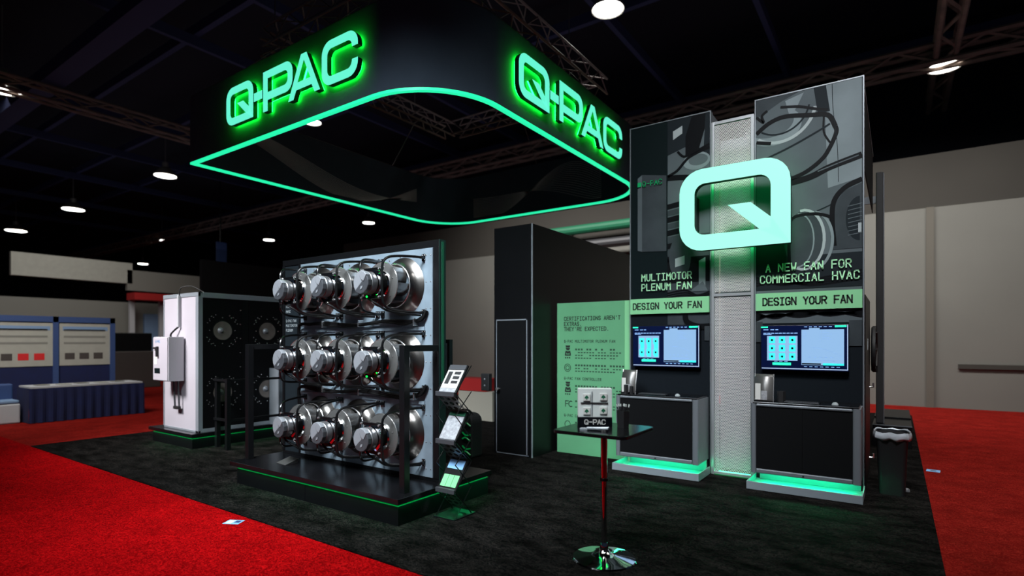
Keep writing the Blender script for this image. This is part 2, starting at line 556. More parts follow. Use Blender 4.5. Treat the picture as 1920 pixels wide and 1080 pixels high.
# ------------------------------------------------------------------ logo letters
def curve_mesh(name, paths, fn, d0, d1, m, parent=None):
    """flat outlines (holes allowed) -> extruded solid through fn(u, v, d)"""
    allv, allf = [], []
    for group in paths:
        cu = bpy.data.curves.new('tmp', 'CURVE')
        cu.dimensions = '2D'
        cu.fill_mode = 'BOTH'
        cu.extrude = 0.5
        for pl in group:
            sp = cu.splines.new('POLY')
            sp.points.add(len(pl) - 1)
            for i, p in enumerate(pl): sp.points[i].co = (p[0], p[1], 0, 1)
            sp.use_cyclic_u = True
        ob = bpy.data.objects.new('tmp', cu)
        C.objects.link(ob)
        dg = bpy.context.evaluated_depsgraph_get()
        me = ob.evaluated_get(dg).to_mesh()
        n = len(allv)
        for v in me.vertices:
            dd = d0 if v.co.z < 0 else d1
            allv.append(fn(v.co.x, v.co.y, dd))
        for p in me.polygons: allf.append(tuple(i + n for i in p.vertices))
        ob.evaluated_get(dg).to_mesh_clear()
        bpy.data.objects.remove(ob)
        bpy.data.curves.remove(cu)
    b = MB(); b.v, b.f = allv, allf
    return b.obj(name, m, parent)


def L_Q(x, W, H, s, R):
    q = [rrect(x, x + W, 0, H, (R, 0, R, R)), list(reversed(rrect(x + s, x + W - s * 1.05, s, H - s, (R * 0.45, 0, R * 0.5, R * 0.45))))]
    tail = [(x + W * 0.42, H * 0.53), (x + W * 0.64, H * 0.53), (x + W - s * 0.95, H * 0.30), (x + W - 0.001, 0.001), (x + W * 0.76, s * 0.9)]
    return [q, [tail]]


def L_P(x, W, H, s, R):
    return [[[(x, 0), (x + s, 0), (x + s, H * 0.27)] + [(x + W - R, H * 0.27)] + arc_poly(x + W - R, H * 0.27 + R, R, 270, 360, 6)[1:] + arc_poly(x + W - R, H - R, R, 0, 90, 6) + [(x, H)],
             list(reversed(rrect(x + s, x + W - s, H * 0.27 + s, H - s, (0, R * 0.5, R * 0.5, 0))))]]


def L_A(x, W, H, s):
    m_ = x + W / 2
    k = s * 0.55
    return [[[(x, 0), (x + s * 1.05, 0), (x + s * 1.05 + W * 0.09, H * 0.2), (x + W - s * 1.05 - W * 0.09, H * 0.2), (x + W - s * 1.05, 0), (x + W, 0), (m_ + k, H), (m_ - k, H)],
             [(x + W * 0.29, H * 0.37), (m_, H * 0.86), (x + W * 0.71, H * 0.37)]]]


def L_C(x, W, H, s, R, t=0.36):
    r2 = R * 0.5
    pl = [(x + W, H * t), (x + W - s, H * t)]
    pl += list(reversed(arc_poly(x + W - s - r2, s + r2, r2, 270, 360, 5)))
    pl += list(reversed(arc_poly(x + s + r2, s + r2, r2, 180, 270, 5)))
    pl += list(reversed(arc_poly(x + s + r2, H - s - r2, r2, 90, 180, 5)))
    pl += list(reversed(arc_poly(x + W - s - r2, H - s - r2, r2, 0, 90, 5)))
    pl += [(x + W - s, H * (1 - t)), (x + W, H * (1 - t))]
    pl += arc_poly(x + W - R, H - R, R, 0, 90, 6)
    pl += arc_poly(x + R, H - R, R, 90, 180, 6)
    pl += arc_poly(x + R, R, R, 180, 270, 6)
    pl += arc_poly(x + W - R, R, R, 270, 360, 6)
    return [[pl]]


def sign_letters(fn, spec, z0, H, s, R, side, parent):
    def shape(ch, u0, W, H, s, R, e):
        u0, W, H, s = u0 + e, W - 2 * e, H - 2 * e, s - 2 * e
        if ch == 'Q': return L_Q(u0, W, H, s, R - e)
        if ch == 'P': return L_P(u0, W, H, s, R * 0.9 - e)
        if ch == 'A': return L_A(u0, W, H, s)
        if ch == 'C': return L_C(u0, W, H, s, R - e, 0.36 if e == 0 else 0.31)
        z = (H + 2 * e) * 0.37
        return [[[(u0, z), (u0 + W, z), (u0 + W, z + s * 1.1), (u0, z + s * 1.1)]]]
    for (ch, u0, u1) in spec:
        W = u1 - u0
        g = shape(ch, u0, W, H, s, R, 0.0)
        gi = shape(ch, u0, W, H, s, R, 0.022)
        f2 = lambda u, v, d, fn=fn: fn(u, v + z0, d)
        f3 = lambda u, v, d, fn=fn: fn(u, v + z0 + 0.022, d)
        root = curve_mesh('letter', g, f2, 0.04, 0.108, 'sign_return', parent)
        curve_mesh('letter_face', g, f2, 0.109, 0.114, 'sign_face', root)
        curve_mesh('letter_halo', gi, f3, 0.020, 0.039, 'sign_halo', root)


# ------------------------------------------------------------------ hanging banner
BX0, BX1, BY0, BY1, BZ0, BZ1 = -9.68, -4.11, 4.54, 10.84, 4.6, 5.72


def ring_path(inset, n=14):
    R = 1.1 - inset
    return rrect(BX0 + inset, BX1 - inset, BY0 + inset, BY1 - inset, (0, R, R, R), n)


def ring(z0, z1, i0, i1, name, m, parent):
    o, i = ring_path(i0), ring_path(i1)
    n = len(o)
    vs = [(x, y, z0) for x, y in o] + [(x, y, z1) for x, y in o] + [(x, y, z0) for x, y in i] + [(x, y, z1) for x, y in i]
    fs = []
    for k in range(n):
        k2 = (k + 1) % n
        fs += [(k, k2, n + k2, n + k), (2 * n + k2, 2 * n + k, 3 * n + k, 3 * n + k2), (n + k, n + k2, 3 * n + k2, 3 * n + k), (k2, k, 2 * n + k, 2 * n + k2)]
    return MB().add(vs, fs).obj(name, m, parent, smooth=True)


ban = thing('hanging_banner', 'large black hanging banner ring with green glowing letters and a green lower edge', 'hanging sign')
ring(BZ0 + 0.035, BZ1, 0.0, 0.06, 'fabric_shell', 'banner_cloth', ban)
ring(BZ0, BZ0 + 0.035, 0.0, 0.06, 'led_edge', 'led_mint', ban)
ring(BZ1, BZ1 + 0.015, 0.0, 0.06, 'top_rail', 'silver_dark', ban)
sign_letters(onY(BY0), [('Q', -8.32, -7.60), ('-', -7.575, -7.37), ('P', -7.34, -6.65), ('A', -6.74, -6.06), ('C', -6.02, -5.33)], 4.88, 0.56, 0.105, 0.17, 0, ban)
sign_letters(onX(BX1), [('Q', 5.93, 6.69), ('-', 6.72, 6.95), ('P', 6.98, 7.70), ('A', 7.66, 8.43), ('C', 8.44, 9.20)], 4.85, 0.58, 0.108, 0.17, 0, ban)
wv = MB()
for k in range(16):
    t_ = k / 15.0
    pts = []
    for i in range(46):
        u = i / 45.0
        x = -9.4 + u * 4.3
        z = 5.05 + 0.32 * math.sin(2.2 + u * 7.0 + t_ * 1.1) * (0.35 + 0.65 * u) + (t_ - 0.5) * 0.55 * math.sin(u * 5.2 + 0.6)
        pts.append((x, min(max(z, 4.72), 5.65)))
    stroke(wv, pts, 0.009, onY(BY1 - 0.063))
    pts = []
    for i in range(46):
        u = i / 45.0
        y = 5.2 + u * 4.6
        z = 5.15 + 0.36 * math.sin(1.4 + u * 4.6 + t_ * 1.0) + (t_ - 0.5) * 0.7 * math.sin(u * 4.0 + 0.3)
        pts.append((y, min(max(z, 4.72), 5.65)))
    stroke(wv, pts, 0.009, onX(BX0 + 0.063))
tag(wv.obj('wave_print', 'wave_ink', ban), 'thin grey wavy line print on the inner faces', kind='stuff')

TZ = 6.75
for (p, q, lb) in (((-8.72, 5.4, TZ), (-5.08, 5.4, TZ), 'black rigging truss above the front face of the banner'), ((-4.9, 5.4, TZ), (-4.9, 10.2, TZ), 'reddish rigging truss above the right face of the banner'),
                   ((-8.9, 5.4, TZ), (-8.9, 10.2, TZ), 'rigging truss above the left face of the banner'), ((-8.72, 10.2, TZ), (-5.08, 10.2, TZ), 'rigging truss above the back face of the banner')):
    truss('rigging_truss', p, q, 0.3, 'truss_alu', lb, 'rigging truss', 0.35, 0.022, 'box trusses carrying the hanging banner')
for i, (x, y, wx, wy) in enumerate(((-6.4, 5.4, -6.4, 4.6), (-8.6, 5.4, -8.6, 4.6), (-4.9, 8.9, -4.18, 8.9), (-4.9, 6.2, -4.18, 6.2), (-8.9, 9.0, -9.6, 9.0), (-6.8, 10.2, -6.8, 10.8))):
    c_ = MB().tube([(wx, wy, BZ1 + 0.017), (x, y, TZ - 0.18)], 0.008, 5).tube([(x, y, TZ + 0.18), (x, y, 11.35)], 0.01, 5)
    o = c_.obj('hanging_cable', 'steel_soft')
    tag(o, 'thin steel cable holding the banner truss, ' + ('front centre', 'front left', 'right face far end', 'right face near end', 'left face', 'back face')[i], 'cable', 'steel cables holding the banner')

# ------------------------------------------------------------------ towers
YF = 7.05


def pic(parent, y, lst):
    """flat photographic print: coloured shapes, one part per colour"""
    by = {}
    i, last = -1, None
    for (m, poly) in lst:
        if m != last: i += 1
        last = m
        by.setdefault(m, MB()).add([onY(y - 0.0003 * (i + 1))(u, v) for u, v in poly], [tuple(range(len(poly)))])
    for m, b in by.items():
        tag(b.obj('wall_print', m, parent), kind='stuff')


def ribbon(pts, wd):
    P = [Vector((p[0], p[1])) for p in pts]
    P = [Vector((p.x, p.y)) for p in smooth_path([(p.x, p.y, 0) for p in P], 5)]
    l, r_ = [], []
    for i, p in enumerate(P):
        t = (P[min(i + 1, len(P) - 1)] - P[max(i - 1, 0)]).normalized()
        n = Vector((-t.y, t.x)) * wd / 2
        l.append(tuple(p + n)); r_.append(tuple(p - n))
    return [[l[i], r_[i], r_[i + 1], l[i + 1]] for i in range(len(P) - 1)]


def ell(cx, cy, rx, ry, a0=0, a1=360, n=24):
    return [(cx + rx * math.cos(math.radians(a0 + (a1 - a0) * i / n)), cy + ry * math.sin(math.radians(a0 + (a1 - a0) * i / n))) for i in range(n + (0 if a1 - a0 == 360 else 1))]


def band_arc(cx, cy, rx, ry, w_, a0, a1, n=16):
    o = ell(cx, cy, rx, ry, a0, a1, n)
    i = ell(cx, cy, rx - w_, ry - w_, a0, a1, n)
    return [[o[k], o[k + 1], i[k + 1], i[k]] for k in range(n)]


def tower(name, label, x0, x1):
    t = thing(name, label, 'display wall', (x0, YF, 0))
    g = lambda: None
    # panel body, edges and return
    b = MB().box(0, x1 - x0, 0.0, 0.06, 0.02, 4.5)
    b.obj('wall_panel', 'black_fabric', t)
    e = MB().box(-0.012, 0.0, -0.012, 0.07, 0.02, 4.51).box(x1 - x0, x1 - x0 + 0.012, -0.012, 0.07, 0.02, 4.51).box(-0.012, x1 - x0 + 0.012, -0.004, 0.07, 4.5, 4.512)
    e.obj('edge_trim', 'silver_paint', t)
    return t


LX0, LX1, RX0, RX1 = -2.935, -1.895, -1.365, -0.292
tl = tower('display_tower', 'left display tower with machinery print, mint band and a wall screen', LX0, LX1)
tr = tower('display_tower', 'right display tower with machinery print, mint band and a wall screen', RX0, RX1)


def local_pic(root, lst):
    r = root.location
    P = [(m, [(u - r.x, v) for u, v in pl]) for m, pl in lst]
    pic(root, -0.004, P)


S = []
add = S.append
# ---- left tower print
add(('photo_navy', [(-2.93, 2.0), (-2.43, 2.0), (-2.43, 4.495), (-2.93, 4.495)]))
add(('photo_mid', [(-2.43, 2.86), (-1.9, 2.86), (-1.9, 4.495), (-2.43, 4.495)]))
add(('photo_grey', [(-2.43, 1.86), (-1.9, 1.86), (-1.9, 3.0), (-2.43, 3.0)]))
add(('photo_dark', [(-2.43, 4.05), (-2.2, 4.12), (-2.1, 4.42), (-2.12, 4.495), (-2.43, 4.495)]))
add(('photo_hi', [(-2.36, 4.24), (-2.24, 4.30), (-2.24, 4.40), (-2.36, 4.35)]))
add(('photo_black', [(-2.2, 4.0), (-2.05, 4.0), (-1.96, 4.3), (-1.93, 4.495), (-2.12, 4.495), (-2.2, 4.25)]))
add(('photo_dark', [(-1.98, 3.9), (-1.9, 3.9), (-1.9, 4.495), (-1.95, 4.495)]))
add(('photo_light', ell(-2.06, 3.92, 0.17, 0.11)))
add(('photo_mid', ell(-2.04, 3.93, 0.12, 0.07)))
for pl in ribbon([(-2.43, 3.78), (-2.3, 3.84), (-2.15, 3.98), (-1.9, 4.06)], 0.035): add(('photo_black', pl))
for pl in ribbon([(-2.43, 3.76), (-2.25, 3.74), (-2.0, 3.7), (-1.9, 3.7)], 0.07): add(('photo_black', pl))
for pl in ribbon([(-2.3, 4.08), (-2.22, 4.0), (-2.1, 4.03), (-1.9, 4.1)], 0.03): add(('photo_black', pl))
add(('photo_mid', [(-2.43, 3.3), (-1.9, 3.3), (-1.9, 3.66), (-2.43, 3.66)]))
for i in range(9):
    z = 3.42 - i * 0.085
    add(('photo_grey' if i % 2 else 'photo_black', [(-2.43, z - 0.07), (-2.2, z - 0.04), (-2.2, z + 0.03), (-2.43, z + 0.0)]))
add(('photo_black', [(-2.43, 2.4), (-1.9, 2.4), (-1.9, 2.72), (-2.43, 2.72)]))
add(('photo_grey', ell(-2.27, 2.72, 0.14, 0.28)))
add(('photo_hi', [(-2.33, 2.60), (-2.21, 2.63), (-2.21, 2.74), (-2.33, 2.71)]))
add(('photo_light', [(-2.03, 2.3), (-1.95, 2.3), (-1.95, 2.7), (-2.03, 2.66)]))
add(('photo_mid', [(-2.15, 2.28), (-1.98, 2.4), (-1.92, 2.28)]))
for k in range(3):
    for pl in ribbon([(-2.43, 2.27 - k * 0.03), (-2.2, 2.3 - k * 0.03), (-2.05, 2.23 - k * 0.02), (-1.9, 2.27 - k * 0.03)], 0.02): add(('photo_black', pl))
add(('photo_mid', [(-2.835, 2.86), (-2.775, 2.84), (-2.775, 3.86), (-2.835, 3.82)]))
add(('photo_grey', [(-2.775, 2.84), (-2.445, 2.82), (-2.445, 3.80), (-2.775, 3.86)]))
for pl in ribbon([(-2.2, 2.0), (-2.18, 1.9), (-2.05, 1.84), (-1.9, 1.84)], 0.07): add(('photo_black', pl))
add(('photo_grey', [(-1.96, 1.66), (-1.9, 1.66), (-1.9, 1.84), (-1.96, 1.84)]))
local_pic(tl, S)
tg = MB(); text(tg, 'Q-PAC', -2.76, 3.70, 0.06, lambda u, v, d=0.0: (u - LX0, -0.03, v), 0.16, 0.98)
tg.box(0.105, 0.155, -0.0295, -0.029, 3.70, 3.76)
tg.obj('controller_lettering', 'photo_green', tl)
# ---- right tower print
S = []
add = S.append
add(('photo_mid', [(-1.36, 1.86), (-0.30, 1.86), (-0.30, 4.495), (-1.36, 4.495)]))
add(('photo_light', [(-0.62, 3.35), (-0.30, 3.42), (-0.30, 4.495), (-0.66, 4.495)]))
add(('photo_grey', [(-1.36, 4.28), (-1.1, 4.42), (-0.9, 4.495), (-1.36, 4.495)]))
add(('photo_light', ell(-1.18, 4.15, 0.30, 0.22, 180, 400)))
add(('photo_mid', ell(-1.22, 4.2, 0.26, 0.17, 180, 400)))
for pl in band_arc(-1.12, 4.36, 0.40, 0.42, 0.035, 235, 350): add(('photo_hi', pl))
for pl in band_arc(-1.12, 4.38, 0.33, 0.34, 0.02, 235, 350): add(('photo_dark', pl))
add(('photo_light', [(-1.05, 4.42), (-0.86, 4.47), (-0.93, 4.32), (-1.0, 4.22)]))
add(('photo_dark', [(-0.72, 4.2), (-0.60, 4.2), (-0.64, 4.495), (-0.76, 4.495)]))
for pl in ribbon([(-1.36, 4.1), (-1.22, 4.2), (-1.05, 4.24), (-0.8, 4.2), (-0.62, 4.16), (-0.55, 4.02)], 0.05): add(('photo_black', pl))
for pl in ribbon([(-1.1, 4.36), (-0.9, 4.32), (-0.75, 4.26), (-0.62, 4.22)], 0.03): add(('photo_black', pl))
for pl in ribbon([(-1.36, 4.3), (-1.28, 4.22), (-1.3, 4.3), (-1.24, 4.35)], 0.03): add(('photo_black', pl))
for pl in ribbon([(-0.66, 4.15), (-0.66, 3.98), (-0.6, 3.85)], 0.02): add(('photo_black', pl))
for pl in ribbon([(-0.55, 4.02), (-0.54, 3.95), (-0.6, 3.8), (-0.68, 3.68), (-0.85, 3.56), (-1.05, 3.5)], 0.045): add(('photo_black', pl))
for pl in ribbon([(-1.05, 3.46), (-0.8, 3.5), (-0.6, 3.58), (-0.30, 3.66)], 0.07): add(('photo_black', pl))
for pl in ribbon([(-0.72, 3.55), (-0.55, 3.6), (-0.33, 3.66)], 0.012): add(('photo_mid', pl))
for pl in ribbon([(-1.32, 3.77), (-1.0, 3.88), (-0.72, 4.0), (-0.6, 4.06)], 0.02): add(('photo_dark', pl))
for pl in ribbon([(-0.58, 4.495), (-0.57, 4.2), (-0.53, 3.8), (-0.52, 3.4)], 0.006): add(('photo_dark', pl))
for pl in ribbon([(-1.36, 4.0), (-1.2, 3.96)], 0.04): add(('photo_black', pl))
for pl in ribbon([(-1.0, 3.02), (-0.7, 3.12), (-0.5, 3.2)], 0.012): add(('photo_dark', pl))
add(('photo_grey', [(-0.58, 2.66), (-0.30, 2.66), (-0.30, 3.36), (-0.46, 3.3), (-0.56, 3.16)]))
for pl in ribbon([(-0.56, 2.7), (-0.58, 3.0), (-0.56, 3.2), (-0.46, 3.33), (-0.3, 3.4)], 0.05): add(('photo_black', pl))
add(('photo_dark', ell(-0.32, 2.98, 0.13, 0.24, 90, 270)))
for i in range(8):
    for pl in ribbon([(-0.43, 3.12 - i * 0.045), (-0.3, 3.14 - i * 0.045)], 0.008): add(('photo_mid', pl))
add(('photo_hi', [(-0.335, 2.83), (-0.305, 2.83), (-0.305, 2.93), (-0.335, 2.93)]))
add(('photo_dark', [(-1.36, 2.25), (-0.3, 2.25), (-0.3, 2.62), (-0.75, 2.62), (-1.0, 2.9), (-1.36, 2.9)]))
add(('photo_grey', ell(-0.86, 2.80, 0.20, 0.33)))
for pl in band_arc(-0.86, 2.80, 0.22, 0.35, 0.03, 250, 460): add(('photo_hi', pl))
for pl in band_arc(-0.92, 2.80, 0.17, 0.31, 0.015, 270, 450): add(('photo_light', pl))
for pl in band_arc(-0.78, 2.78, 0.22, 0.34, 0.03, 290, 440): add(('photo_light', pl))
for pl in ribbon([(-1.0, 2.4), (-1.01, 2.8), (-0.98, 3.05), (-0.75, 3.08), (-0.58, 3.02)], 0.035): add(('photo_black', pl))
for k in range(4):
    for pl in ribbon([(-1.36, 2.3 + k * 0.035), (-1.1, 2.36 - k * 0.02), (-0.8, 2.28 + k * 0.02), (-0.3, 2.33 + k * 0.03)], 0.022): add(('photo_black', pl))
for k in range(5):
    for pl in ribbon([(-1.36, 1.9 + k * 0.022), (-1.15, 1.97 - k * 0.012), (-0.9, 1.93 + k * 0.018), (-0.6, 1.98 - k * 0.01), (-0.3, 1.92 + k * 0.02)], 0.02): add(('photo_black', pl))
add(('photo_grey', [(-0.42, 1.6), (-0.30, 1.6), (-0.30, 1.88), (-0.42, 1.88)]))
add(('photo_grey', [(-1.36, 1.64), (-1.29, 1.64), (-1.29, 1.88), (-1.36, 1.88)]))
local_pic(tr, S)


def tower_text(t, x0, lines, band, bt):
    f = lambda u, v, d=0.0: (u - x0, -0.03, v)
    m = MB()
    for s, u, v, h, adv in lines: text(m, s, u, v, h, f, 0.15, adv, 0.8)
    m.obj('headline', 'mint_text', t)
    b = MB().box(band[0] - x0, band[1] - x0, -0.038, -0.0, 2.01, 2.21)
    bb = b.obj('mint_band', 'mint_band', t)
    m = MB()
    s, u, v, h, adv = bt
    text(m, s, u, v, h, lambda u, v, d=0.0: (u - x0, -0.0395, v), 0.2, adv, 0.8)
    m.obj('band_lettering', 'ink', bb)


tower_text(tl, LX0, [('MULTIMOTOR', -2.77, 2.445, 0.085, 0.85), ('PLENUM FAN', -2.77, 2.318, 0.085, 0.85)], (LX0 + 0.004, LX1 - 0.004), ('DESIGN YOUR FAN', -2.885, 2.072, 0.078, 0.835))
tower_text(tr, RX0, [('A NEW FAN FOR', -1.25, 2.458, 0.085, 0.845), ('COMMERCIAL HVAC', -1.31, 2.33, 0.085, 0.845)], (RX0 + 0.004, RX1 - 0.004), ('DESIGN YOUR FAN', -1.28, 2.07, 0.08, 0.81))
# short side return of the left tower, long return of the right one
MB().box(LX1 - LX0 - 0.03, LX1 - LX0, 0.06, 0.42, 0.02, 4.5).obj('side_panel', 'silver_paint', tl)
MB().box(RX1 - RX0 - 0.012, RX1 - RX0, 0.06, 3.1, 3.62, 4.5).obj('side_panel', 'black_matte', tr)
MB().box(RX1 - RX0 - 0.014, RX1 - RX0 + 0.006, 0.06, 3.1, 4.48, 4.51).obj('side_trim', 'silver_paint', tr)
# lower black side case behind the right tower, wire latches
MB().box(RX1 - RX0 - 0.01, RX1 - RX0 + 0.02, 0.07, 1.35, 0.05, 2.16).obj('side_case', 'black_lam', tr, 0.004)
hk = MB()
for z in (1.08, 0.2):
    hk.tube([(RX1 - RX0 + 0.02, 1.2, z), (RX1 - RX0 + 0.06, 1.2, z), (RX1 - RX0 + 0.06, 1.2, z + 0.05)], 0.012, 6)
hk.obj('latch', 'bolt', tr)
MB().box(RX1 - RX0 + 0.02, RX1 - RX0 + 0.026, 0.55, 0.66, 1.55, 1.68).obj('switch_plate', 'photo_hi', tr)

# perforated light column between the towers
col = thing('perforated_column', 'tall perforated white metal column between the two display towers', 'column', (-1.87, 7.02, 0))
CW, CH = 0.49, 4.34


def perf(z0, z1, name, m):
    b = MB()
    P = 0.019
    dx, dz = P, P * 0.866
    rows = int((z1 - z0) / dz)
    cols = int((CW - 0.07) / dx)
    ox = 0.035 + ((CW - 0.07) - cols * dx) / 2
    for r in range(rows):
        for c_ in range(cols):
            cx = ox + (c_ + 0.5 + (0.25 if r % 2 else -0.25)) * dx
            cz = z0 + (r + 0.5) * dz
            vs = []
            for k in range(6):
                a = math.radians(60 * k + 30)
                vs.append((cx + P * 0.578 * math.cos(a), 0, cz + P * 0.578 * math.sin(a)))
            for k in range(6):
                a = math.radians(60 * k + 30)
                vs.append((cx + P * 0.43 * math.cos(a), 0, cz + P * 0.43 * math.sin(a)))
            b.add(vs, [(k, (k + 1) % 6, (k + 1) % 6 + 6, k + 6) for k in range(6)])
    # plain metal margins
    for (a0, a1) in ((0.02, ox - dx * 0.2), (ox + cols * dx + dx * 0.2, CW - 0.02)):
        b.add([(a0, 0.0005, z0), (a1, 0.0005, z0), (a1, 0.0005, z1), (a0, 0.0005, z1)], [(0, 1, 2, 3)])
    return tag(b.obj(name, m, col), kind='stuff')


perf(2.25, CH - 0.03, 'perforated_sheet', 'mesh_white')
perf(0.04, 2.2, 'perforated_sheet', 'mesh_white')
for (a, b_) in ((0, 0.035), (CW - 0.035, CW)):
    bx('upright', 'frame_bright', a, b_, -0.02, 0.03, 0.02, CH, col, 0.004)
for z in (0.02, 2.2, CH - 0.035):
    bx('cross_rail', 'frame_bright', 0.035, CW - 0.035, -0.018, 0.03, z, z + 0.035, col)
bx('inner_back', 'galv_dull', 0.0, CW, 0.42, 0.44, 0.02, CH - 0.1, col)
bx('led_strip', 'led_column', 0.05, CW - 0.05, 0.12, 0.16, 0.02, 0.03, col)
bx('led_strip', 'led_green', 0.04, CW - 0.04, -0.03, -0.02, 0.02, 0.03, col)

# the big glowing Q
qx0, qx1, qz0, qz1 = -2.165, -0.945, 2.73, 3.70
bq = thing('glowing_logo_letter', 'giant glowing mint letter Q mounted across the perforated column', 'illuminated sign', (qx0, 6.7, qz0))
g = L_Q(0, qx1 - qx0, qz1 - qz0, 0.185, 0.27)
g[0][1] = list(reversed(rrect(0.18, 1.22 - 0.20, 0.185, 0.97 - 0.175, (0.12, 0, 0.13, 0.12))))
g[1][0] = [(0.56, 0.50), (0.81, 0.50), (1.03, 0.30), (1.219, 0.001), (0.93, 0.16)]
fq = lambda u, v, d: (u, -d, v)
curve_mesh('letter_body', g, fq, -0.09, -0.005, 'sign_return', bq)
curve_mesh('letter_face', g, fq, -0.004, 0.0, 'big_q_face', bq)
e = 0.04
gi = L_Q(e, qx1 - qx0 - 2 * e, qz1 - qz0 - 2 * e, 0.185 - 2 * e, 0.23)
gi[1][0] = [(0.64, 0.43), (0.78, 0.43), (0.98, 0.26), (1.10, 0.08), (0.95, 0.15)]
curve_mesh('letter_halo', gi, lambda u, v, d: (u, -d, v + e), -0.115, -0.091, 'big_q_halo', bq)
MB().box(0.1, 0.14, 0.09, 0.34, 0.3, 0.7).box(1.08, 1.12, 0.09, 0.34, 0.3, 0.7).obj('wall_bracket', 'black_metal', bq)


# ------------------------------------------------------------------ wall screens
def screen(x0, x1, z0, z1, y, nx, ny, label):
    W, H_ = x1 - x0, z1 - z0
    t = thing('wall_screen', label, 'screen', (x0, y, z0), 0, 'wall screens on the display towers')
    bx('screen_case', 'screen_black', 0, W, 0.0, 0.06, 0, H_, t, 0.004)
    bx('wall_mount', 'black_metal', W * 0.3, W * 0.7, 0.06, YF - y - 0.002, H_ * 0.3, H_ * 0.7, t)
    k = [0.0]

    def rect(b, u0, u1, v0, v1):
        k[0] += 1
        d = -0.001 - 0.00002 * k[0]
        b.add([(u0 * W, d, (1 - v1) * H_), (u1 * W, d, (1 - v1) * H_), (u1 * W, d, (1 - v0) * H_), (u0 * W, d, (1 - v0) * H_)], [(0, 1, 2, 3)])
        return b
    rect(MB(), 0.004, 0.996, 0.006, 0.994).obj('display', 'screen_bg', t)
    s = MB(); rect(s, 0.01, 0.985, 0.955, 0.975); rect(s, 0.982, 0.992, 0.01, 0.975); s.obj('screen_edge_line', 'screen_white', t)
    s = MB(); rect(s, 0.0, 0.085, 0.02, 0.05); rect(s, 0.85, 0.975, 0.015, 0.055)
    if nx == 3 and ny == 3: rect(s, 0.14, 0.36, 0.83, 0.89)
    else: rect(s, 0.14, 0.36, 0.82, 0.875)
    s.obj('button', 'screen_mint', t)
    s = MB()
    for (a, b_) in ((0.03, 0.09), (0.115, 0.16), (0.175, 0.21)): rect(s, a, b_, 0.085, 0.105)
    for i in range(9): rect(s, 0.03 + i * 0.046, 0.03 + i * 0.046 + 0.038, 0.165, 0.185)
    rect(s, 0.03, 0.13, 0.195, 0.21)
    for i in range(6): rect(s, 0.51 + i * 0.055, 0.51 + i * 0.055 + 0.035, 0.03, 0.048)
    for i in range(3): rect(s, 0.16 + i * 0.06, 0.2 + i * 0.06, 0.80, 0.812)
    for i in range(7): rect(s, 0.51 + i * 0.06, 0.545 + i * 0.06, 0.905, 0.918)
    s.obj('menu_text', 'screen_line', t)
    pu0, pu1, pv0, pv1 = (0.075, 0.435, 0.235, 0.79) if ny == 3 else (0.09, 0.41, 0.24, 0.775)
    s = MB(); rect(s, pu0, pu1, pv0, pv1); rect(s, 0.48, 0.95, 0.1, 0.875); rect(s, 0.565, 0.685, 0.065, 0.1)
    s.obj('picture_panel', 'screen_pale', t)
    s, hb = MB(), MB()
    cols = [pu0 + (pu1 - pu0) * (i + 0.5) / nx for i in range(nx)]
    rws = [pv0 + (pv1 - pv0) * ((j + 0.5) / ny if ny == 3 else (0.25, 0.76)[j]) for j in range(ny)]
    for cu_ in cols:
        for cv in rws:
            hu = 0.037
            rect(s, cu_ - hu, cu_ + hu, cv - 0.075, cv + 0.07)
            if ny == 2: rect(s, cu_ - hu * 0.6, cu_ + hu, cv, min(cv + 0.19, pv1 - 0.02))
            rect(hb, cu_ - 0.012, cu_ + 0.012, cv - 0.022, cv + 0.022)
    rect(s, 0.72, 0.95, 0.83, 0.875)
    s.obj('fan_picture', 'screen_teal', t)
    rect(hb, 0.485, 0.7, 0.835, 0.865)
    hb.obj('picture_black', 'screen_black', t)  # black fan hubs and a black strip drawn on the screen
    s = MB()
    rect(s, 0.69, 0.692, 0.12, 0.36)
    for i in range(6): rect(s, 0.71, 0.76 + 0.03 * (i % 3), 0.13 + i * 0.035, 0.137 + i * 0.035)
    for i in range(5): rect(s, 0.5, 0.53 + 0.01 * (i % 3), 0.13 + i * 0.035, 0.137 + i * 0.035)
    prev = None
    for i in range(14):
        a = i / 13.0
        u, v = 0.6 + a * 0.3, 0.49 + 0.02 * a + 0.16 * a * a
        rect(s, u, u + 0.022, v, v + 0.006)
    for i in range(5): rect(s, 0.56 + i * 0.06, 0.59 + i * 0.06, 0.70, 0.71)
    rect(s, 0.6, 0.85, 0.77, 0.782)
    s.obj('chart_line', 'screen_line', t)
    return t


screen(-2.875, -2.0, 1.32, 1.85, 6.97, 3, 2, 'left wall screen showing six teal fans and a pale chart')
screen(-1.295, -0.417, 1.322, 1.832, 6.97, 3, 3, 'right wall screen showing nine teal fans and a pale chart')


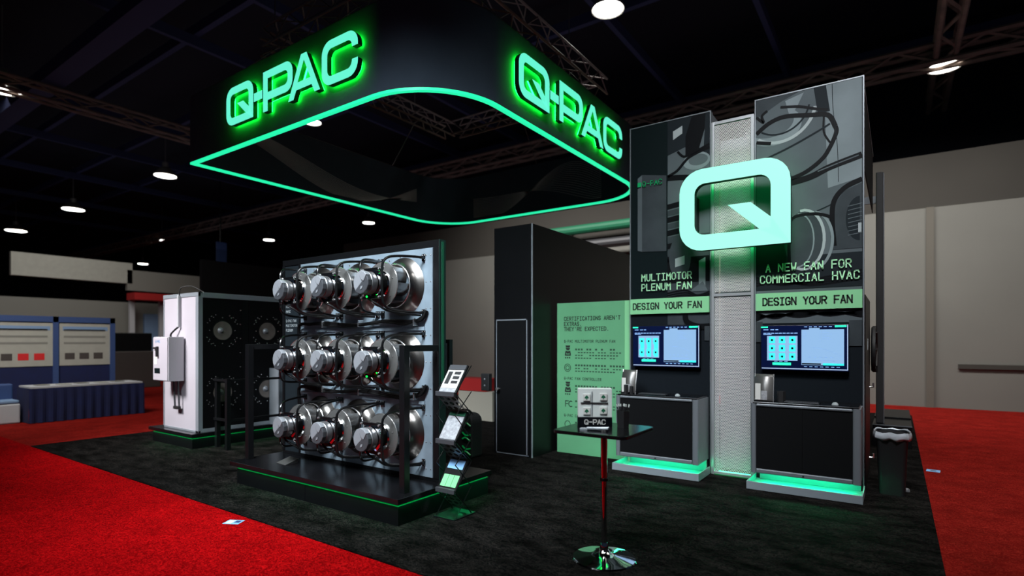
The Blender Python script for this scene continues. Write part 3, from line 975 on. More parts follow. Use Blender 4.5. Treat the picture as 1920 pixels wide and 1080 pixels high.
# ------------------------------------------------------------------ counters with light trays
def counter(x0, x1, label, split):
    W = x1 - x0
    t = thing('counter', label, 'counter', (x0, 6.55, 0), 0, 'black fronted counters in front of the towers')
    for (a, b_) in ((0, 0.055), (W - 0.075, W)):
        pts = rrect(a, b_, 0.0, 0.06, 0.022, 4)
        bb = MB().prism(pts, lambda u, v, d: (u, v, d), 0.2, 0.965)
        bb.obj('corner_post', 'silver_paint', t, smooth=True)
    bx('bottom_rail', 'silver_paint', 0.055, W - 0.075, 0.004, 0.05, 0.2, 0.25, t, 0.01)
    bx('top_rail', 'silver_paint', 0.055, W - 0.075, 0.004, 0.05, 0.935, 0.965, t, 0.01)
    n = 2 if split else 1
    for i in range(n):
        a = 0.055 + (W - 0.13) * i / n
        b_ = 0.055 + (W - 0.13) * (i + 1) / n
        d_ = bx('door', 'black_matte', a + 0.001, b_ - 0.001, 0.018, 0.035, 0.25, 0.935, t)
    bx('lock', 'print_black', W * 0.5 - 0.008, W * 0.5 + 0.008, -0.004, 0.005, 0.215, 0.232, t)
    bx('side_board', 'silver_paint', W - 0.03, W - 0.008, 0.06, 0.46, 0.2, 0.96, t)
    bx('side_board', 'silver_paint', 0.008, 0.03, 0.06, 0.46, 0.2, 0.96, t)
    bx('worktop', 'black_top', 0.02, W - 0.02, 0.012, 0.46, 0.966, 0.984, t, 0.005)
    bx('under_board', 'silver_paint', 0.03, W - 0.03, 0.05, 0.46, 0.2, 0.215, t)
    bx('foot_block', 'silver_paint', 0.02, W - 0.02, 0.41, 0.45, 0.052, 0.2, t)
    return t


def light_tray(x0, x1, label):
    W = x1 - x0
    t = thing('light_tray', label, 'light tray', (x0, 6.51, 0), 0, 'grey light trays under the counters')
    bx('front_lip', 'tray_grey', 0, W, 0, 0.018, 0.024, 0.11, t, 0.002)
    bx('side_lip', 'tray_grey', 0, 0.012, 0.018, 0.48, 0.024, 0.11, t)
    bx('side_lip', 'tray_grey', W - 0.012, W, 0.018, 0.48, 0.024, 0.11, t)
    bx('tray_floor', 'tray_grey', 0.012, W - 0.012, 0.018, 0.48, 0.024, 0.05, t)
    bx('led_strip', 'led_tray', 0.08, W - 0.08, 0.24, 0.26, 0.18, 0.192, t)
    return t


light_tray(-2.965, -1.88, 'grey light tray glowing green under the left counter')
light_tray(-1.36, -0.27, 'grey light tray glowing green under the right counter')
counter(-2.935, -1.895, 'black fronted counter in a silver frame, left tower', False)
counter(-1.325, -0.285, 'black fronted counter in a silver frame, right tower', True)


def brochure_stand(x, y, z, label, s=1.0):
    t = thing('brochure_holder', label, 'brochure holder', (x, y, z), -0.15, 'curved chrome brochure holders on the counters')
    b = MB()
    n = 10
    W = 0.2 * s
    vs = []
    for i in range(n + 1):
        a = i / n
        zz = a * 0.30 * s
        yy = 0.10 * a * a - 0.02 * a
        for xx in (0, W):
            vs.append((xx + 0.02 * a * (-1), yy, zz))
    fs = [(2 * i, 2 * i + 1, 2 * i + 3, 2 * i + 2) for i in range(n)]
    b.add(vs, fs)
    o = b.obj('back_plate', 'steel_soft', t, smooth=True)
    sd = o.modifiers.new('solid', 'SOLIDIFY'); sd.thickness = 0.004
    MB().tube([(W, 0.0, 0.0), (W - 0.005, 0.02, 0.13 * s), (W - 0.02, 0.08, 0.30 * s)], 0.007, 6).obj('side_rail', 'bolt', t, smooth=True)
    MB().tube([(0, 0.0, 0.0), (-0.005, 0.02, 0.13 * s), (-0.02, 0.08, 0.30 * s)], 0.007, 6).obj('side_rail', 'bolt', t, smooth=True)
    bx('foot', 'black_metal', 0, W, -0.02, 0.09, 0.0, 0.012, t)
    bx('brochure', 'paper_white', 0.012, 0.07, -0.012, -0.008, 0.02, 0.2 * s, t)
    bx('brochure', 'paper_grey', 0.075, 0.14, -0.012, -0.008, 0.02, 0.12 * s, t)
    return t


brochure_stand(-2.91, 6.68, 0.984, 'curved chrome brochure holder on the left counter')
brochure_stand(-1.30, 6.63, 0.984, 'curved chrome brochure holder on the right counter', 1.0)


def cup(name, x, y, z, r, h, label, cat, m='print_black'):
    t = thing(name, label, cat, (x, y, z))
    MB().lathe([(0.001, 0), (r * 0.9, 0), (r, h), (r * 0.9, h), (r * 0.8, 0.01), (0.001, 0.01)], n=6).obj('cup_body', m, t)
    return t


cup('pen_cup', -2.815, 6.60, 0.984, 0.03, 0.115, 'small black cup before the left chrome holder', 'cup')
cup('pen_cup', -2.745, 6.61, 0.984, 0.026, 0.10, 'shorter black cup beside the left chrome holder', 'cup')
cup('pen_cup', -1.03, 6.66, 0.984, 0.045, 0.12, 'black cup beside the chrome holder on the right counter', 'cup')


def keyboard(x0, x1, y0, y1, z, label):
    t = thing('keyboard', label, 'keyboard', (x0, y0, z), 0, 'black keyboards lying on the counters')
    bx('keyboard_base', 'screen_black', 0, x1 - x0, 0, y1 - y0, 0, 0.012, t, 0.003)
    b = MB()
    for r in range(5):
        for c_ in range(14):
            px, py = 0.01 + c_ * (x1 - x0 - 0.02) / 14, 0.01 + r * (y1 - y0 - 0.02) / 5
            b.box(px, px + (x1 - x0 - 0.02) / 14 * 0.8, py, py + (y1 - y0 - 0.02) / 5 * 0.8, 0.012, 0.018)
    tag(b.obj('key', 'motor_dark', t), kind='stuff')
    return t


keyboard(-2.66, -2.3, 6.60, 6.73, 0.984, 'black keyboard on the left counter')
keyboard(-1.0, -0.66, 6.60, 6.73, 0.984, 'black keyboard on the right counter')
for (x, lb) in ((-2.17, 'left'), (-0.52, 'right')):
    t = thing('mouse', 'black computer mouse on a pad, %s counter' % lb, 'mouse', (x, 6.64, 0.984), 0, 'computer mice on the counters')
    bx('mouse_pad', 'screen_black', -0.12, 0.12, -0.05, 0.14, 0, 0.004, t)
    MB().lathe([(0.001, 0.034), (0.018, 0.03), (0.03, 0.015), (0.032, 0.004)], n=12).obj('mouse_shell', 'photo_hi', t, smooth=True)

# ------------------------------------------------------------------ mint certificate panel
cp = thing('certificate_panel', 'tall mint green panel listing certifications beside the left tower', 'sign panel', (-4.12, 7.12, 0.02))
bx('board', 'mint_panel', 0, 1.06, 0, 0.05, 0, 2.19, cp)
bx('board_edge', 'mint_band', 1.06, 1.17, 0.01, 0.05, 0, 2.19, cp)
fc = lambda u, v, d=0.0: (u + 4.12, -0.0015, v - 0.02)
m = MB()
text(m, "CERTIFICATIONS AREN'T", -4.0, 1.953, 0.052, fc, 0.19, 0.876, 0.8)
text(m, 'EXTRAS.', -4.0, 1.877, 0.052, fc, 0.19, 0.876, 0.8)
text(m, "THEY'RE EXPECTED.", -4.0, 1.802, 0.052, fc, 0.19, 0.876, 0.8)
m.obj('heading', 'ink', cp)
m = MB()
text(m, 'Q-PAC MULTIMOTOR PLENUM FAN', -4.0, 1.633, 0.034, fc, 0.18, 0.95, 0.8)
text(m, 'Q-PAC FAN CONTROLLER', -4.0, 1.093, 0.034, fc, 0.18, 0.95, 0.8)
text(m, 'Q-PAC CABINET', -4.0, 0.553, 0.034, fc, 0.18, 0.95, 0.8)
m.obj('subheading', 'ink', cp)
m = MB()


def lines(z, n, first=0.72):
    for i in range(n):
        ln = (first, 0.74, 0.70, 0.66)[i % 4]
        for j in range(int(ln * 22)):
            if random.random() < 0.14: continue
            u = -3.82 + j * ln / (ln * 22)
            m.add([fc(u, z - i * 0.04), fc(u + 0.03, z - i * 0.04), fc(u + 0.03, z - i * 0.04 + (0.026 if i == 0 else 0.016)), fc(u, z - i * 0.04 + (0.026 if i == 0 else 0.016))], [(0, 1, 2, 3)])


lines(1.52, 4, 0.68); lines(1.29, 3, 0.78); lines(0.99, 4, 0.68); lines(0.77, 3, 0.68); lines(0.46, 3, 0.6)
tag(m.obj('small_print', 'ink_soft', cp), kind='stuff')
m = MB()


def icon_person(z):
    for pl in ([(-4.0 + .03, z + .1), (-4.0 + .09, z + .1), (-3.90, z + .13), (-3.98, z + .13)], [(-3.96, z + .06), (-3.92, z + .06), (-3.90, z + .095), (-3.98, z + .095)],
               [(-3.99, z), (-3.97, z), (-3.955, z + .05), (-3.98, z + .05)], [(-3.91, z), (-3.89, z), (-3.90, z + .05), (-3.925, z + .05)], [(-3.99, z - .02), (-3.89, z - .02), (-3.89, z), (-3.99, z)],
               [(-3.96, z + .01), (-3.92, z + .01), (-3.92, z + .045), (-3.96, z + .045)]):
        m.add([fc(*p) for p in pl], [tuple(range(len(pl)))])
    for j in range(3):
        m.add([fc(-3.985 + j * .032, z - .06), fc(-3.965 + j * .032, z - .06), fc(-3.965 + j * .032, z - .04), fc(-3.985 + j * .032, z - .04)], [(0, 1, 2, 3)])


icon_person(1.46); icon_person(0.93)
for (z, rr) in ((1.265, 0.05), (1.265, 0.028), (0.44, 0.045)):
    stroke(m, ell(-3.945, z, rr, rr * 1.1, 0, 360, 20) + [(-3.945 + rr, z)], 0.009, fc)
stroke(m, [(-3.98, 0.70), (-3.98, 0.78), (-3.93, 0.78)], 0.012, fc); stroke(m, [(-3.98, 0.74), (-3.94, 0.74)], 0.012, fc)
stroke(m, ell(-3.89, 0.74, 0.035, 0.04, 60, 300, 12), 0.012, fc)
tag(m.obj('certificate_mark', 'ink', cp), kind='stuff')

# ------------------------------------------------------------------ black storage block behind
sb = thing('storage_block', 'tall black storage room block with a flush door, left of the mint panel', 'storage block', (-4.84, 6.53, 0.02))
bx('block_body', 'black_lam', 0, 0.66, 0, 3.45, 0, 3.28, sb)
bx('corner_trim', 'alu', 0.652, 0.668, -0.012, 0.004, 0, 3.28, sb)
bx('base_trim', 'alu', 0.05, 0.6, -0.008, 0.0, 0.01, 0.022, sb)
dd = bx('door', 'black_matte', 0.055, 0.57, -0.012, 0.0, 0.03, 1.93, sb)
MB().box(0.045, 0.055, -0.016, 0, 0.03, 1.945).box(0.57, 0.58, -0.016, 0, 0.03, 1.945).box(0.045, 0.58, -0.016, 0, 1.93, 1.945).obj('door_frame', 'alu', sb)
MB().lathe([(0.001, -0.07), (0.022, -0.066), (0.026, -0.05), (0.012, -0.035), (0.012, 0.0)], (0.1, -0.012, 0.94), 'y', 14).obj('door_knob', 'bolt', dd, smooth=True)
pb = thing('wall_phone', 'small black wall device beside the storage block door, left side', 'device', (-4.86, 6.42, 0.93))
bx('device_case', 'print_black', -0.13, 0.015, -0.02, 0.06, 0, 0.25, pb, 0.01)
MB().lathe([(0.001, -0.026), (0.012, -0.024), (0.014, -0.02)], (-0.06, 0, 0.17), 'y', 10).lathe([(0.001, -0.026), (0.012, -0.024), (0.014, -0.02)], (-0.06, 0, 0.08), 'y', 10).obj('device_button', 'motor_light', pb)


# ------------------------------------------------------------------ platforms with green edge light
def platform(x0, x1, y0, y1, h, ov, label, seams_x=(), seams_y=()):
    t = thing('display_platform', label, 'platform', (x0, y0, 0.02), 0, 'black platforms with green edge light')
    W, D = x1 - x0, y1 - y0
    hh = h - 0.02
    bx('plinth', 'black_lam', 0, W, 0, D, 0, hh - 0.075, t)
    bx('shadow_gap', 'black_matte', 0.03, W - 0.03, 0.03, D - 0.03, hh - 0.075, hh - 0.05, t)
    bx('platform_top', 'black_top', -ov[0], W + ov[1], -ov[2], D + 0.02, hh - 0.05, hh, t, 0.003)
    MB().box(0.002, W - 0.002, 0.002, 0.02, hh - 0.0755, hh - 0.070).box(W - 0.02, W - 0.002, 0.02, D, hh - 0.0755, hh - 0.070).obj('led_strip', 'led_green', t)
    e = MB()
    for s in seams_x: e.box(s - 0.002, s + 0.002, -0.0015, 0, 0, hh - 0.08)
    for s in seams_y: e.box(W, W + 0.0015, s - 0.002, s + 0.002, 0, hh - 0.08)
    if e.v: e.obj('seam', 'screen_black', t)
    bx('corner_trim', 'black_metal', W - 0.004, W + 0.002, -0.002, 0.004, 0, hh - 0.08, t)
    # light strip beneath the plinth foot, washing the carpet
    gl = (0.02, 1.0, 0.32)
    a = area('edge_glow_light', (x0 + W / 2, y0 - 0.012, h - 0.056), (x0 + W / 2, y0 - 0.05, 0), W, 0.008, 1.1 * W, gl)
    a = area('edge_glow_light', (x1 + 0.008, y0 + D / 2, h - 0.056), (x1 + 0.04, y0 + D / 2, 0), 0.008, D, 1.1 * D, gl)
    a.rotation_euler = (0, math.radians(-8), 0)
    return t


PX0, PX1, PY0, PY1 = -6.23, -3.605, 3.44, 4.75
platform(PX0, PX1, PY0, PY1, 0.265, (0.11, 0.03, 0.03), 'black platform with green edge light under the nine fan display', (1.28,), (0.55,))
platform(-10.05, -8.74, 4.13, 6.3, 0.245, (0.12, 0.02, 0.02), 'black platform with green edge light under the white steel cabinet')

# ------------------------------------------------------------------ fan display wall
FZ = 0.265
fw = thing('fan_display_wall', 'upright steel display wall in a black frame carrying nine fans', 'display wall', (-6.285, 4.05, FZ))
WW, WH = 2.61, 2.385
for (n_, a) in (('frame_bar', (0, WW, 0, 0.09, 0, 0.035)), ('frame_bar', (0, WW, 0, 0.09, WH - 0.07, WH)), ('frame_bar', (WW - 0.075, WW, -0.005, 0.09, 0.035, WH - 0.07)), ('frame_bar', (0, 0.04, -0.005, 0.09, 0.035, WH - 0.07)), ('frame_bar', (0.335, 0.375, -0.005, 0.09, 0.035, WH - 0.07))):
    bx(n_, 'black_metal', a[0], a[1], a[2], a[3], a[4], a[5], fw, 0.003)
bx('label_strip', 'photo_dark', 0.04, 0.335, 0.01, 0.05, 0.035, WH - 0.07, fw)
m = MB()
ff = lambda u, v, d=0.0: (u + 6.285, 0.0085, v - FZ)
for i, s in enumerate(('A FAN', 'FOR', 'HVAC', '', 'Q-PAC FAN', 'MULTIMOTOR', 'PLENUM')):
    text(m, s, -6.225, 2.12 - i * 0.058, 0.028, ff, 0.18, 0.9)
m.obj('strip_lettering', 'photo_hi', fw)
SX0, SX1 = 0.375, WW - 0.075
zr = [0.035, 0.79, 1.53, WH - 0.07]
for i in range(3):
    bx('steel_sheet', 'galv', SX0, SX1, 0.0, 0.05, zr[i] + 0.002, zr[i + 1] - 0.002, fw)
bx('side_flange', 'galv', SX1 - 0.10, SX1, -0.012, 0.0, 0.04, WH - 0.075, fw)
for z in (0.80, 1.54):
    bx('seam_rail', 'galv', SX0, SX1 - 0.105, -0.015, 0.0, z - 0.045, z - 0.01, fw)
    bx('seam_rail', 'galv', SX0, SX1 - 0.105, -0.010, 0.0, z + 0.03, z + 0.06, fw)
s_ = MB()
for i in range(9):
    z = 0.12 + i * 0.265
    for x in (SX1 - 0.085, SX1 - 0.025):
        s_.lathe([(0.001, -0.018), (0.006, -0.016), (0.008, -0.012)], (x, 0, z), 'y', 8)
for i in range(12):
    x = SX0 + 0.1 + i * 0.16
    for z in (WH - 0.115, WH - 0.155) if i % 4 == 1 else (WH - 0.13,):
        s_.lathe([(0.001, -0.006), (0.008, -0.004), (0.01, 0)], (x, 0, z), 'y', 8)
tag(s_.obj('screw', 'bolt', fw), kind='stuff')
bx('side_cover', 'sign_return', WW, WW + 0.008, 0.0, 0.09, 0, WH, fw)
MB().box(WW + 0.008, WW + 0.012, 0.03, 0.06, 0.9, WH - 0.02).obj('painted_green_glow', 'tree_green', fw)  # green light on the wall's side face, put in as a coloured strip


def cat(pts, sub=6): return smooth_path(pts, sub)


def make_fan():
    t = bpy.data.objects.new('plenum_fan', None)
    C.objects.link(t)
    # spun inlet bell
    o = MB().lathe([(0.300, -0.002), (0.292, -0.008), (0.262, -0.022), (0.236, -0.042), (0.216, -0.07), (0.205, -0.10), (0.192, -0.10), (0.192, -0.0)], (0, 0, 0), 'y', 40).obj('inlet_bell', 'steel', t, smooth=True)
    # impeller: shroud ring, blades, back disc
    o = MB().lathe([(0.18, -0.09), (0.20, -0.10), (0.216, -0.118), (0.220, -0.124), (0.212, -0.124), (0.19, -0.104)], (0, 0, 0), 'y', 40).obj('shroud_ring', 'steel', t, smooth=True)
    MB().lathe([(0.219, -0.116), (0.2255, -0.122), (0.219, -0.129), (0.213, -0.124)], (0, 0, 0), 'y', 40).obj('shroud_rim', 'bolt', t, smooth=True)
    for k in range(7):
        a = 2 * math.pi * k / 7
        b = MB()
        vs = []
        for i in range(5):
            s = i / 4.0
            rr = 0.135 + 0.077 * math.sin(s * 1.45)
            aa = a + 0.95 * s
            for yy in (-0.105 - 0.012 * s, -0.285):
                vs.append((rr * math.cos(aa), yy, rr * math.sin(aa)))
        b.add(vs, [(2 * i, 2 * i + 2, 2 * i + 3, 2 * i + 1) for i in range(4)])
        b.obj('blade', 'blade_steel', t, smooth=True)
    MB().lathe([(0.218, -0.276), (0.222, -0.284), (0.218, -0.290), (0.19, -0.298), (0.15, -0.302), (0.10, -0.304), (0.10, -0.28), (0.205, -0.278)], (0, 0, 0), 'y', 48).obj('impeller_disc', 'steel_soft', t, smooth=True)
    MB().lathe([(0.222, -0.280), (0.2255, -0.286), (0.221, -0.293), (0.217, -0.290)], (0, 0, 0), 'y', 40).obj('disc_rim', 'bolt', t, smooth=True)
    MB().lathe([(0.137, -0.298), (0.140, -0.320), (0.130, -0.332), (0.114, -0.332), (0.100, -0.320), (0.100, -0.298)], (0, 0, 0), 'y', 40).obj('hub_ring', 'chrome', t, smooth=True)
    MB().lathe([(0.099, -0.30), (0.097, -0.33), (0.088, -0.37), (0.08, -0.41), (0.001, -0.41)], (0, 0, 0), 'y', 32).obj('hub', 'black_metal', t, smooth=True)
    b = MB()
    for k in range(6):
        a = 2 * math.pi * (k + 0.3) / 6
        b.lathe([(0.001, -0.308), (0.006, -0.306), (0.007, -0.296)], (0.175 * math.cos(a), 0, 0.175 * math.sin(a)), 'y', 8)
    b.obj('rivet', 'bolt', t)
    # motor flange, body, cap
    MB().lathe([(0.128, -0.405), (0.140, -0.41), (0.140, -0.425), (0.118, -0.43)], (0, 0, 0), 'y', 32, cap0=True).obj('motor_flange', 'chrome', t, smooth=True)
    MB().lathe([(0.106, -0.43), (0.112, -0.44), (0.112, -0.50), (0.100, -0.512), (0.001, -0.512)], (0, 0, 0), 'y', 32).obj('motor_body', 'motor_grey', t, smooth=True)
    # cap: light sheet with a raised fin, dark lower wedge, parted on the diagonal
    fy = lambda u, v, d: (u, -0.512 - d, v)
    r = 0.113
    lt = [(r * math.cos(math.radians(a)), r * math.sin(math.radians(a))) for a in (38, 60, 80, 100, 125, 150, 175, 200, 222)]
    MB().prism(lt, fy, -0.004, 0.035).obj('motor_cap', 'motor_light', t, 0.006)
    fin = [(0.01, 0.03), (0.05, 0.005), (0.092, 0.07), (0.06, 0.10), (0.02, 0.112), (-0.01, 0.07)]
    MB().prism(fin, fy, 0.034, 0.052).obj('cap_fin', 'motor_light', t, 0.006)
    dk = [(r * math.cos(math.radians(a)), r * math.sin(math.radians(a))) for a in (224, 245, 270, 295, 320, 345, 10, 36)]
    MB().prism(dk, fy, -0.004, 0.045).obj('terminal_cover', 'motor_dark', t, 0.008)
    MB().prism([(0.0, -0.07), (0.03, -0.06), (0.04, -0.035), (0.012, -0.04)], fy, 0.045, 0.05).obj('cover_badge', 'motor_light', t)
    # bent tube frames and wall brackets
    for s in (-1, 1):
        pts = [(s * .30, -.012, .275), (s * .275, -.1, .275), (s * .225, -.25, .268), (s * .185, -.36, .25), (s * .165, -.41, .21), (s * .158, -.425, .15), (s * .158, -.43, 0), (s * .158, -.425, -.15), (s * .165, -.41, -.21), (s * .185, -.36, -.25), (s * .225, -.25, -.268), (s * .275, -.1, -.275), (s * .30, -.012, -.275)]
        MB().tube(cat(pts, 4), 0.0125, 8).obj('tube_frame', 'black_tube', t, smooth=True)
        for zs in (-1, 1):
            bb = MB().box(s * .30 - .028, s * .30 + .028, -.012, 0, zs * .275 - .035, zs * .275 + .035).box(s * .30 - .02, s * .30 + .02, -.05, -.012, zs * .275 - .014, zs * .275 + .014)
            o = bb.obj('wall_bracket', 'black_tube', t, 0.002)
            v = MB()
            for (a, b_) in ((-.016, -.022), (.016, .022), (.016, -.022), (-.016, .022)):
                v.lathe([(0.001, -.018), (.006, -.016), (.007, -.012)], (s * .30 + a, 0, zs * .275 + b_), 'y', 6)
            v.obj('bracket_bolt', 'bolt', o)
    for zs in (-1, 1):
        bb = MB().box(-.165, .165, -.43, -.41, zs * .135 - .014, zs * .135 + .014)
        o = bb.obj('motor_bar', 'black_tube', t, 0.003)
        for a in (-.125, .125): MB().lathe([(0.001, -.448), (.011, -.445), (.013, -.43)], (a, 0, zs * .135), 'y', 8).obj('bar_bolt', 'bolt', o)
    # motor lead sagging back to the wall
    MB().tube(cat([(-.02, -.47, -.115), (.02, -.46, -.16), (.08, -.42, -.20), (.13, -.34, -.26), (.2, -.16, -.29), (.27, -.02, -.30)], 5), 0.011, 6).obj('motor_cable', 'rubber', t, smooth=True)
    MB().tube(cat([(-.04, -.47, -.11), (-.02, -.45, -.15), (.05, -.42, -.19), (.1, -.34, -.25), (.16, -.16, -.285), (.24, -.02, -.30)], 5), 0.007, 6).obj('sleeve_cable', 'bolt', t, smooth=True)
    return t


fan0 = make_fan()
first = True
fans = []
for r, (zn, rn) in enumerate(((2.21, 'top'), (1.45, 'middle'), (0.715, 'bottom'))):
    for c_, (xn, cn) in enumerate(((-4.17, 'right column, nearest the post'), (-4.845, 'middle column'), (-5.515, 'left column'))):
        f = fan0 if first else dup(fan0)
        first = False
        f.location = (xn, 4.05, zn)
        tag(f, 'chrome plenum fan with grey motor cap, %s row, %s' % (rn, cn), 'fan', 'nine plenum fans on the steel display wall')
        fans.append(f)
for f in (fans[0], fans[3]):
            MB().lathe([(0.001, -0.012), (0.009, -0.008), (0.011, 0)], (0.03, -0.50, -0.135), 'y', 10).obj('status_light', 'status_green', f)


def harness(z, seed, label):
    t = thing('cable_harness', label, 'cables', (-5.9, 4.035, z), 0, 'thick black cable bundles between the fan rows')
    rnd = random.Random(seed)
    for k in range(3):
        pts = [(0.04 + k * 0.01, -0.03, -0.26 + k * 0.02), (0.03, -0.04, -0.02 + k * .01), (0.10, -0.045, 0.03)]
        for i in range(9):
            pts.append((0.24 + i * 0.2, -0.035 - 0.008 * k, 0.018 * math.sin(i * 1.1 + seed + k * 0.4) - 0.008 * k + 0.02))
        pts.append((2.03, -0.03, 0.04 + k * 0.012)); pts.append((2.09, -0.02, 0.13))
        MB().tube(cat(pts, 4), (0.019, 0.013, 0.010)[k], 7).obj('cable', 'rubber', t, smooth=True)
    for x in (0.5, 1.12, 1.95):
        bx('cable_clip', 'bolt', x, x + 0.015, -0.07, 0.005, -0.02, 0.055, t, 0.004)
    return t


harness(1.825, 0.3, 'wavy black cable bundle between the top and middle fan rows')
harness(1.085, 2.1, 'wavy black cable bundle between the middle and bottom fan rows')


def guard(x, label):
    t = thing('guard_rail', label, 'rail', (x, 3.61, FZ), 0, 'black guard rails at the ends of the fan display')
    bx('post', 'black_metal', -0.033, 0.033, -0.035, 0.035, 0, 1.35, t, 0.003)
    bx('top_bar', 'black_metal', -0.025, 0.025, 0.035, 0.43, 1.29, 1.35, t, 0.003)
    return t


guard(-3.70, 'black square guard post and bar at the right end of the fan display')
guard(-6.27, 'black square guard post and bar at the left end of the fan display')
rm = thing('rear_monitor', 'thin black framed monitor sticking out behind the right edge of the fan display', 'screen', (-4.55, 4.56, 0.95))
bx('monitor_case', 'black_metal', 0, 0.56, 0, 0.06, 0, 0.72, rm, 0.004)
bx('monitor_face', 'galv_dull', 0.03, 0.53, -0.004, 0, 0.04, 0.68, rm)
bx('wall_arm', 'black_metal', 0.2, 0.26, -0.415, 0.0, 0.3, 0.36, rm)
lf = thing('leaflet_block', 'small clear sign holder lying on the black platform at left', 'sign holder', (-5.80, 3.66, FZ))
MB().add([(0, 0, 0), (0.2, -0.02, 0), (0.2, 0.14, 0.0), (0.0, 0.16, 0.0), (0, 0, 0.006), (0.2, -0.02, 0.006), (0.22, 0.14, 0.055), (0.02, 0.16, 0.055)],
         [(0, 3, 2, 1), (4, 5, 6, 7), (0, 1, 5, 4), (1, 2, 6, 5), (2, 3, 7, 6), (3, 0, 4, 7)]).obj('holder_body', 'steel_soft', lf, 0.002)

# ------------------------------------------------------------------ white steel cabinet at left
wc = thing('steel_cabinet', 'white steel fan cabinet with a black drilled front, on its own black platform at left', 'cabinet', (-9.92, 4.24, 0.245))
cw, cd, ch = 1.15, 1.5, 2.16
bx('white_side_panel', 'white_panel', 0.03, cw - 0.085, 0.0, 0.02, 0.03, ch - 0.06, wc)
MB().box(0, 0.03, -0.008, 0.03, 0, ch).box(cw - 0.085, cw, -0.008, 0.06, 0, ch).box(0, cw, -0.01, 0.03, ch - 0.06, ch).box(0, cw, -0.008, 0.03, 0, 0.03).obj('front_frame', 'alu', wc, 0.003)
bx('black_front_panel', 'black_matte', cw - 0.03, cw - 0.012, 0.06, cd, 0.05, ch - 0.08, wc)
MB().box(cw - 0.02, cw + 0.004, 0.06, cd, ch - 0.08, ch).box(cw - 0.02, cw + 0.004, 0.06, cd, 0, 0.055).box(cw - 0.02, cw + 0.004, cd - 0.02, cd + 0.03, 0, ch).obj('side_frame', 'alu', wc, 0.003)
bx('cabinet_top', 'alu', 0.0, cw, 0, cd, ch - 0.01, ch, wc)
bx('back_panel', 'galv_dull', 0.0, 0.02, 0.03, cd, 0, ch - 0.02, wc)
bx('door_seam', 'black_metal', cw - 0.012, cw - 0.002, 0.69, 0.79, 0.055, ch - 0.08, wc)
for (yy, nm) in ((0.37, 0), (1.13, 1)):
    for zz in (1.575, 0.60):
        h = MB().lathe([(0.168, 0.004), (0.155, 0.004), (0.150, -0.004), (0.150, 0.003)], (cw - 0.012, yy, zz), 'x', 28).obj('port_ring', 'black_metal', wc, smooth=True)
        MB().lathe([(0.148, 0.0), (0.12, -0.003), (0.06, -0.004), (0.001, -0.004)], (cw - 0.006, yy, zz), 'x', 28).obj('port_glass', 'port_metal', h, smooth=True)
        MB().lathe([(0.001, 0.03), (0.02, 0.028), (0.03, 0.012), (0.05, 0.0)], (cw - 0.010, yy - 0.03, zz), 'x', 18).obj('port_hub', 'motor_light', h, smooth=True)
        b = MB()
        for a in [q + w_ for q in (0, 90, 180, 270) for w_ in (0, 24, 35, 38, 50, 54, 64)]:
            rr = {0: 0.205, 24: 0.27, 35: 0.25, 38: 0.28, 50: 0.275, 54: 0.25, 64: 0.265}[a % 90]
            b.lathe([(0.001, 0.006), (0.009, 0.004), (0.011, 0)], (cw - 0.012, yy + rr * math.cos(math.radians(a)) * 0.98, zz + rr * math.sin(math.radians(a))), 'x', 6)
        tag(b.obj('panel_screw', 'bolt', wc), kind='stuff')
b = MB()
for i in range(8): b.lathe([(0.001, 0.006), (0.009, 0.004), (0.011, 0)], (cw - 0.008, 0.66, 0.3 + i * 0.23), 'x', 6)
tag(b.obj('panel_screw', 'bolt', wc), kind='stuff')
bx('conduit', 'far_white', 0.555, 0.60, -0.05, 0.0, 1.63, ch - 0.03, wc, 0.006)
MB().tube(cat([(0.58, -0.03, 1.64), (0.5, -0.06, 1.58), (0.43, -0.08, 1.52), (0.42, -0.08, 1.46)], 4), 0.014, 7).obj('conduit_cable', 'rubber', wc, smooth=True)
MB().tube(cat([(0.575, -0.02, ch - 0.03), (0.58, 0.0, ch + 0.09), (0.72, 0.1, ch + 0.12), (0.9, 0.2, ch + 0.02)], 5), 0.009, 6).obj('top_cable', 'rubber', wc, smooth=True)
MB().tube([(0.50, -0.07, 0.80), (0.50, -0.05, 0.36), (0.64, -0.05, 0.36), (0.64, -0.07, 0.80)], 0.015, 6).obj('lower_conduit', 'motor_dark', wc)
MB().box(0.49, 0.66, -0.075, -0.035, 0.335, 0.38).obj('lower_clamp', 'print_black', wc)
b = MB()
for z in (1.45, 1.2): b.lathe([(0.06, -0.14), (0.08, -0.12), (0.08, -0.02), (0.06, 0)], (0.0, 0.1, z), 'x', 14, True, True)
b.obj('side_connector', 'print_black', wc, smooth=True)

eb = thing('electrical_box', 'grey white electrical switch box with a black rotary handle on the cabinet side', 'switch box', (-9.685, 3.99, 1.03))
bx('box_body', 'box_grey', 0, 0.505, 0, 0.225, 0, 0.69, eb, 0.006)
bx('box_door', 'white_panel', 0.012, 0.493, -0.014, 0, 0.012, 0.678, eb, 0.005)
MB().box(0.06, 0.2, -0.045, -0.016, 0.50, 0.53).box(0.17, 0.21, -0.05, -0.014, 0.38, 0.54).obj('rotary_handle', 'print_black', eb, 0.006)
bx('warning_label', 'paper_white', 0.05, 0.15, -0.016, -0.0145, 0.26, 0.38, eb)
bx('rocker_switch', 'photo_navy', 0.07, 0.25, -0.02, -0.014, 0.12, 0.2, eb, 0.003)
m = MB(); text(m, 'Q-PAC', 0.1, 0.6, 0.035, lambda u, v, d=0.0: (u, -0.0165, v), 0.16, 1.0); m.obj('box_lettering', 'paper_blue', eb)

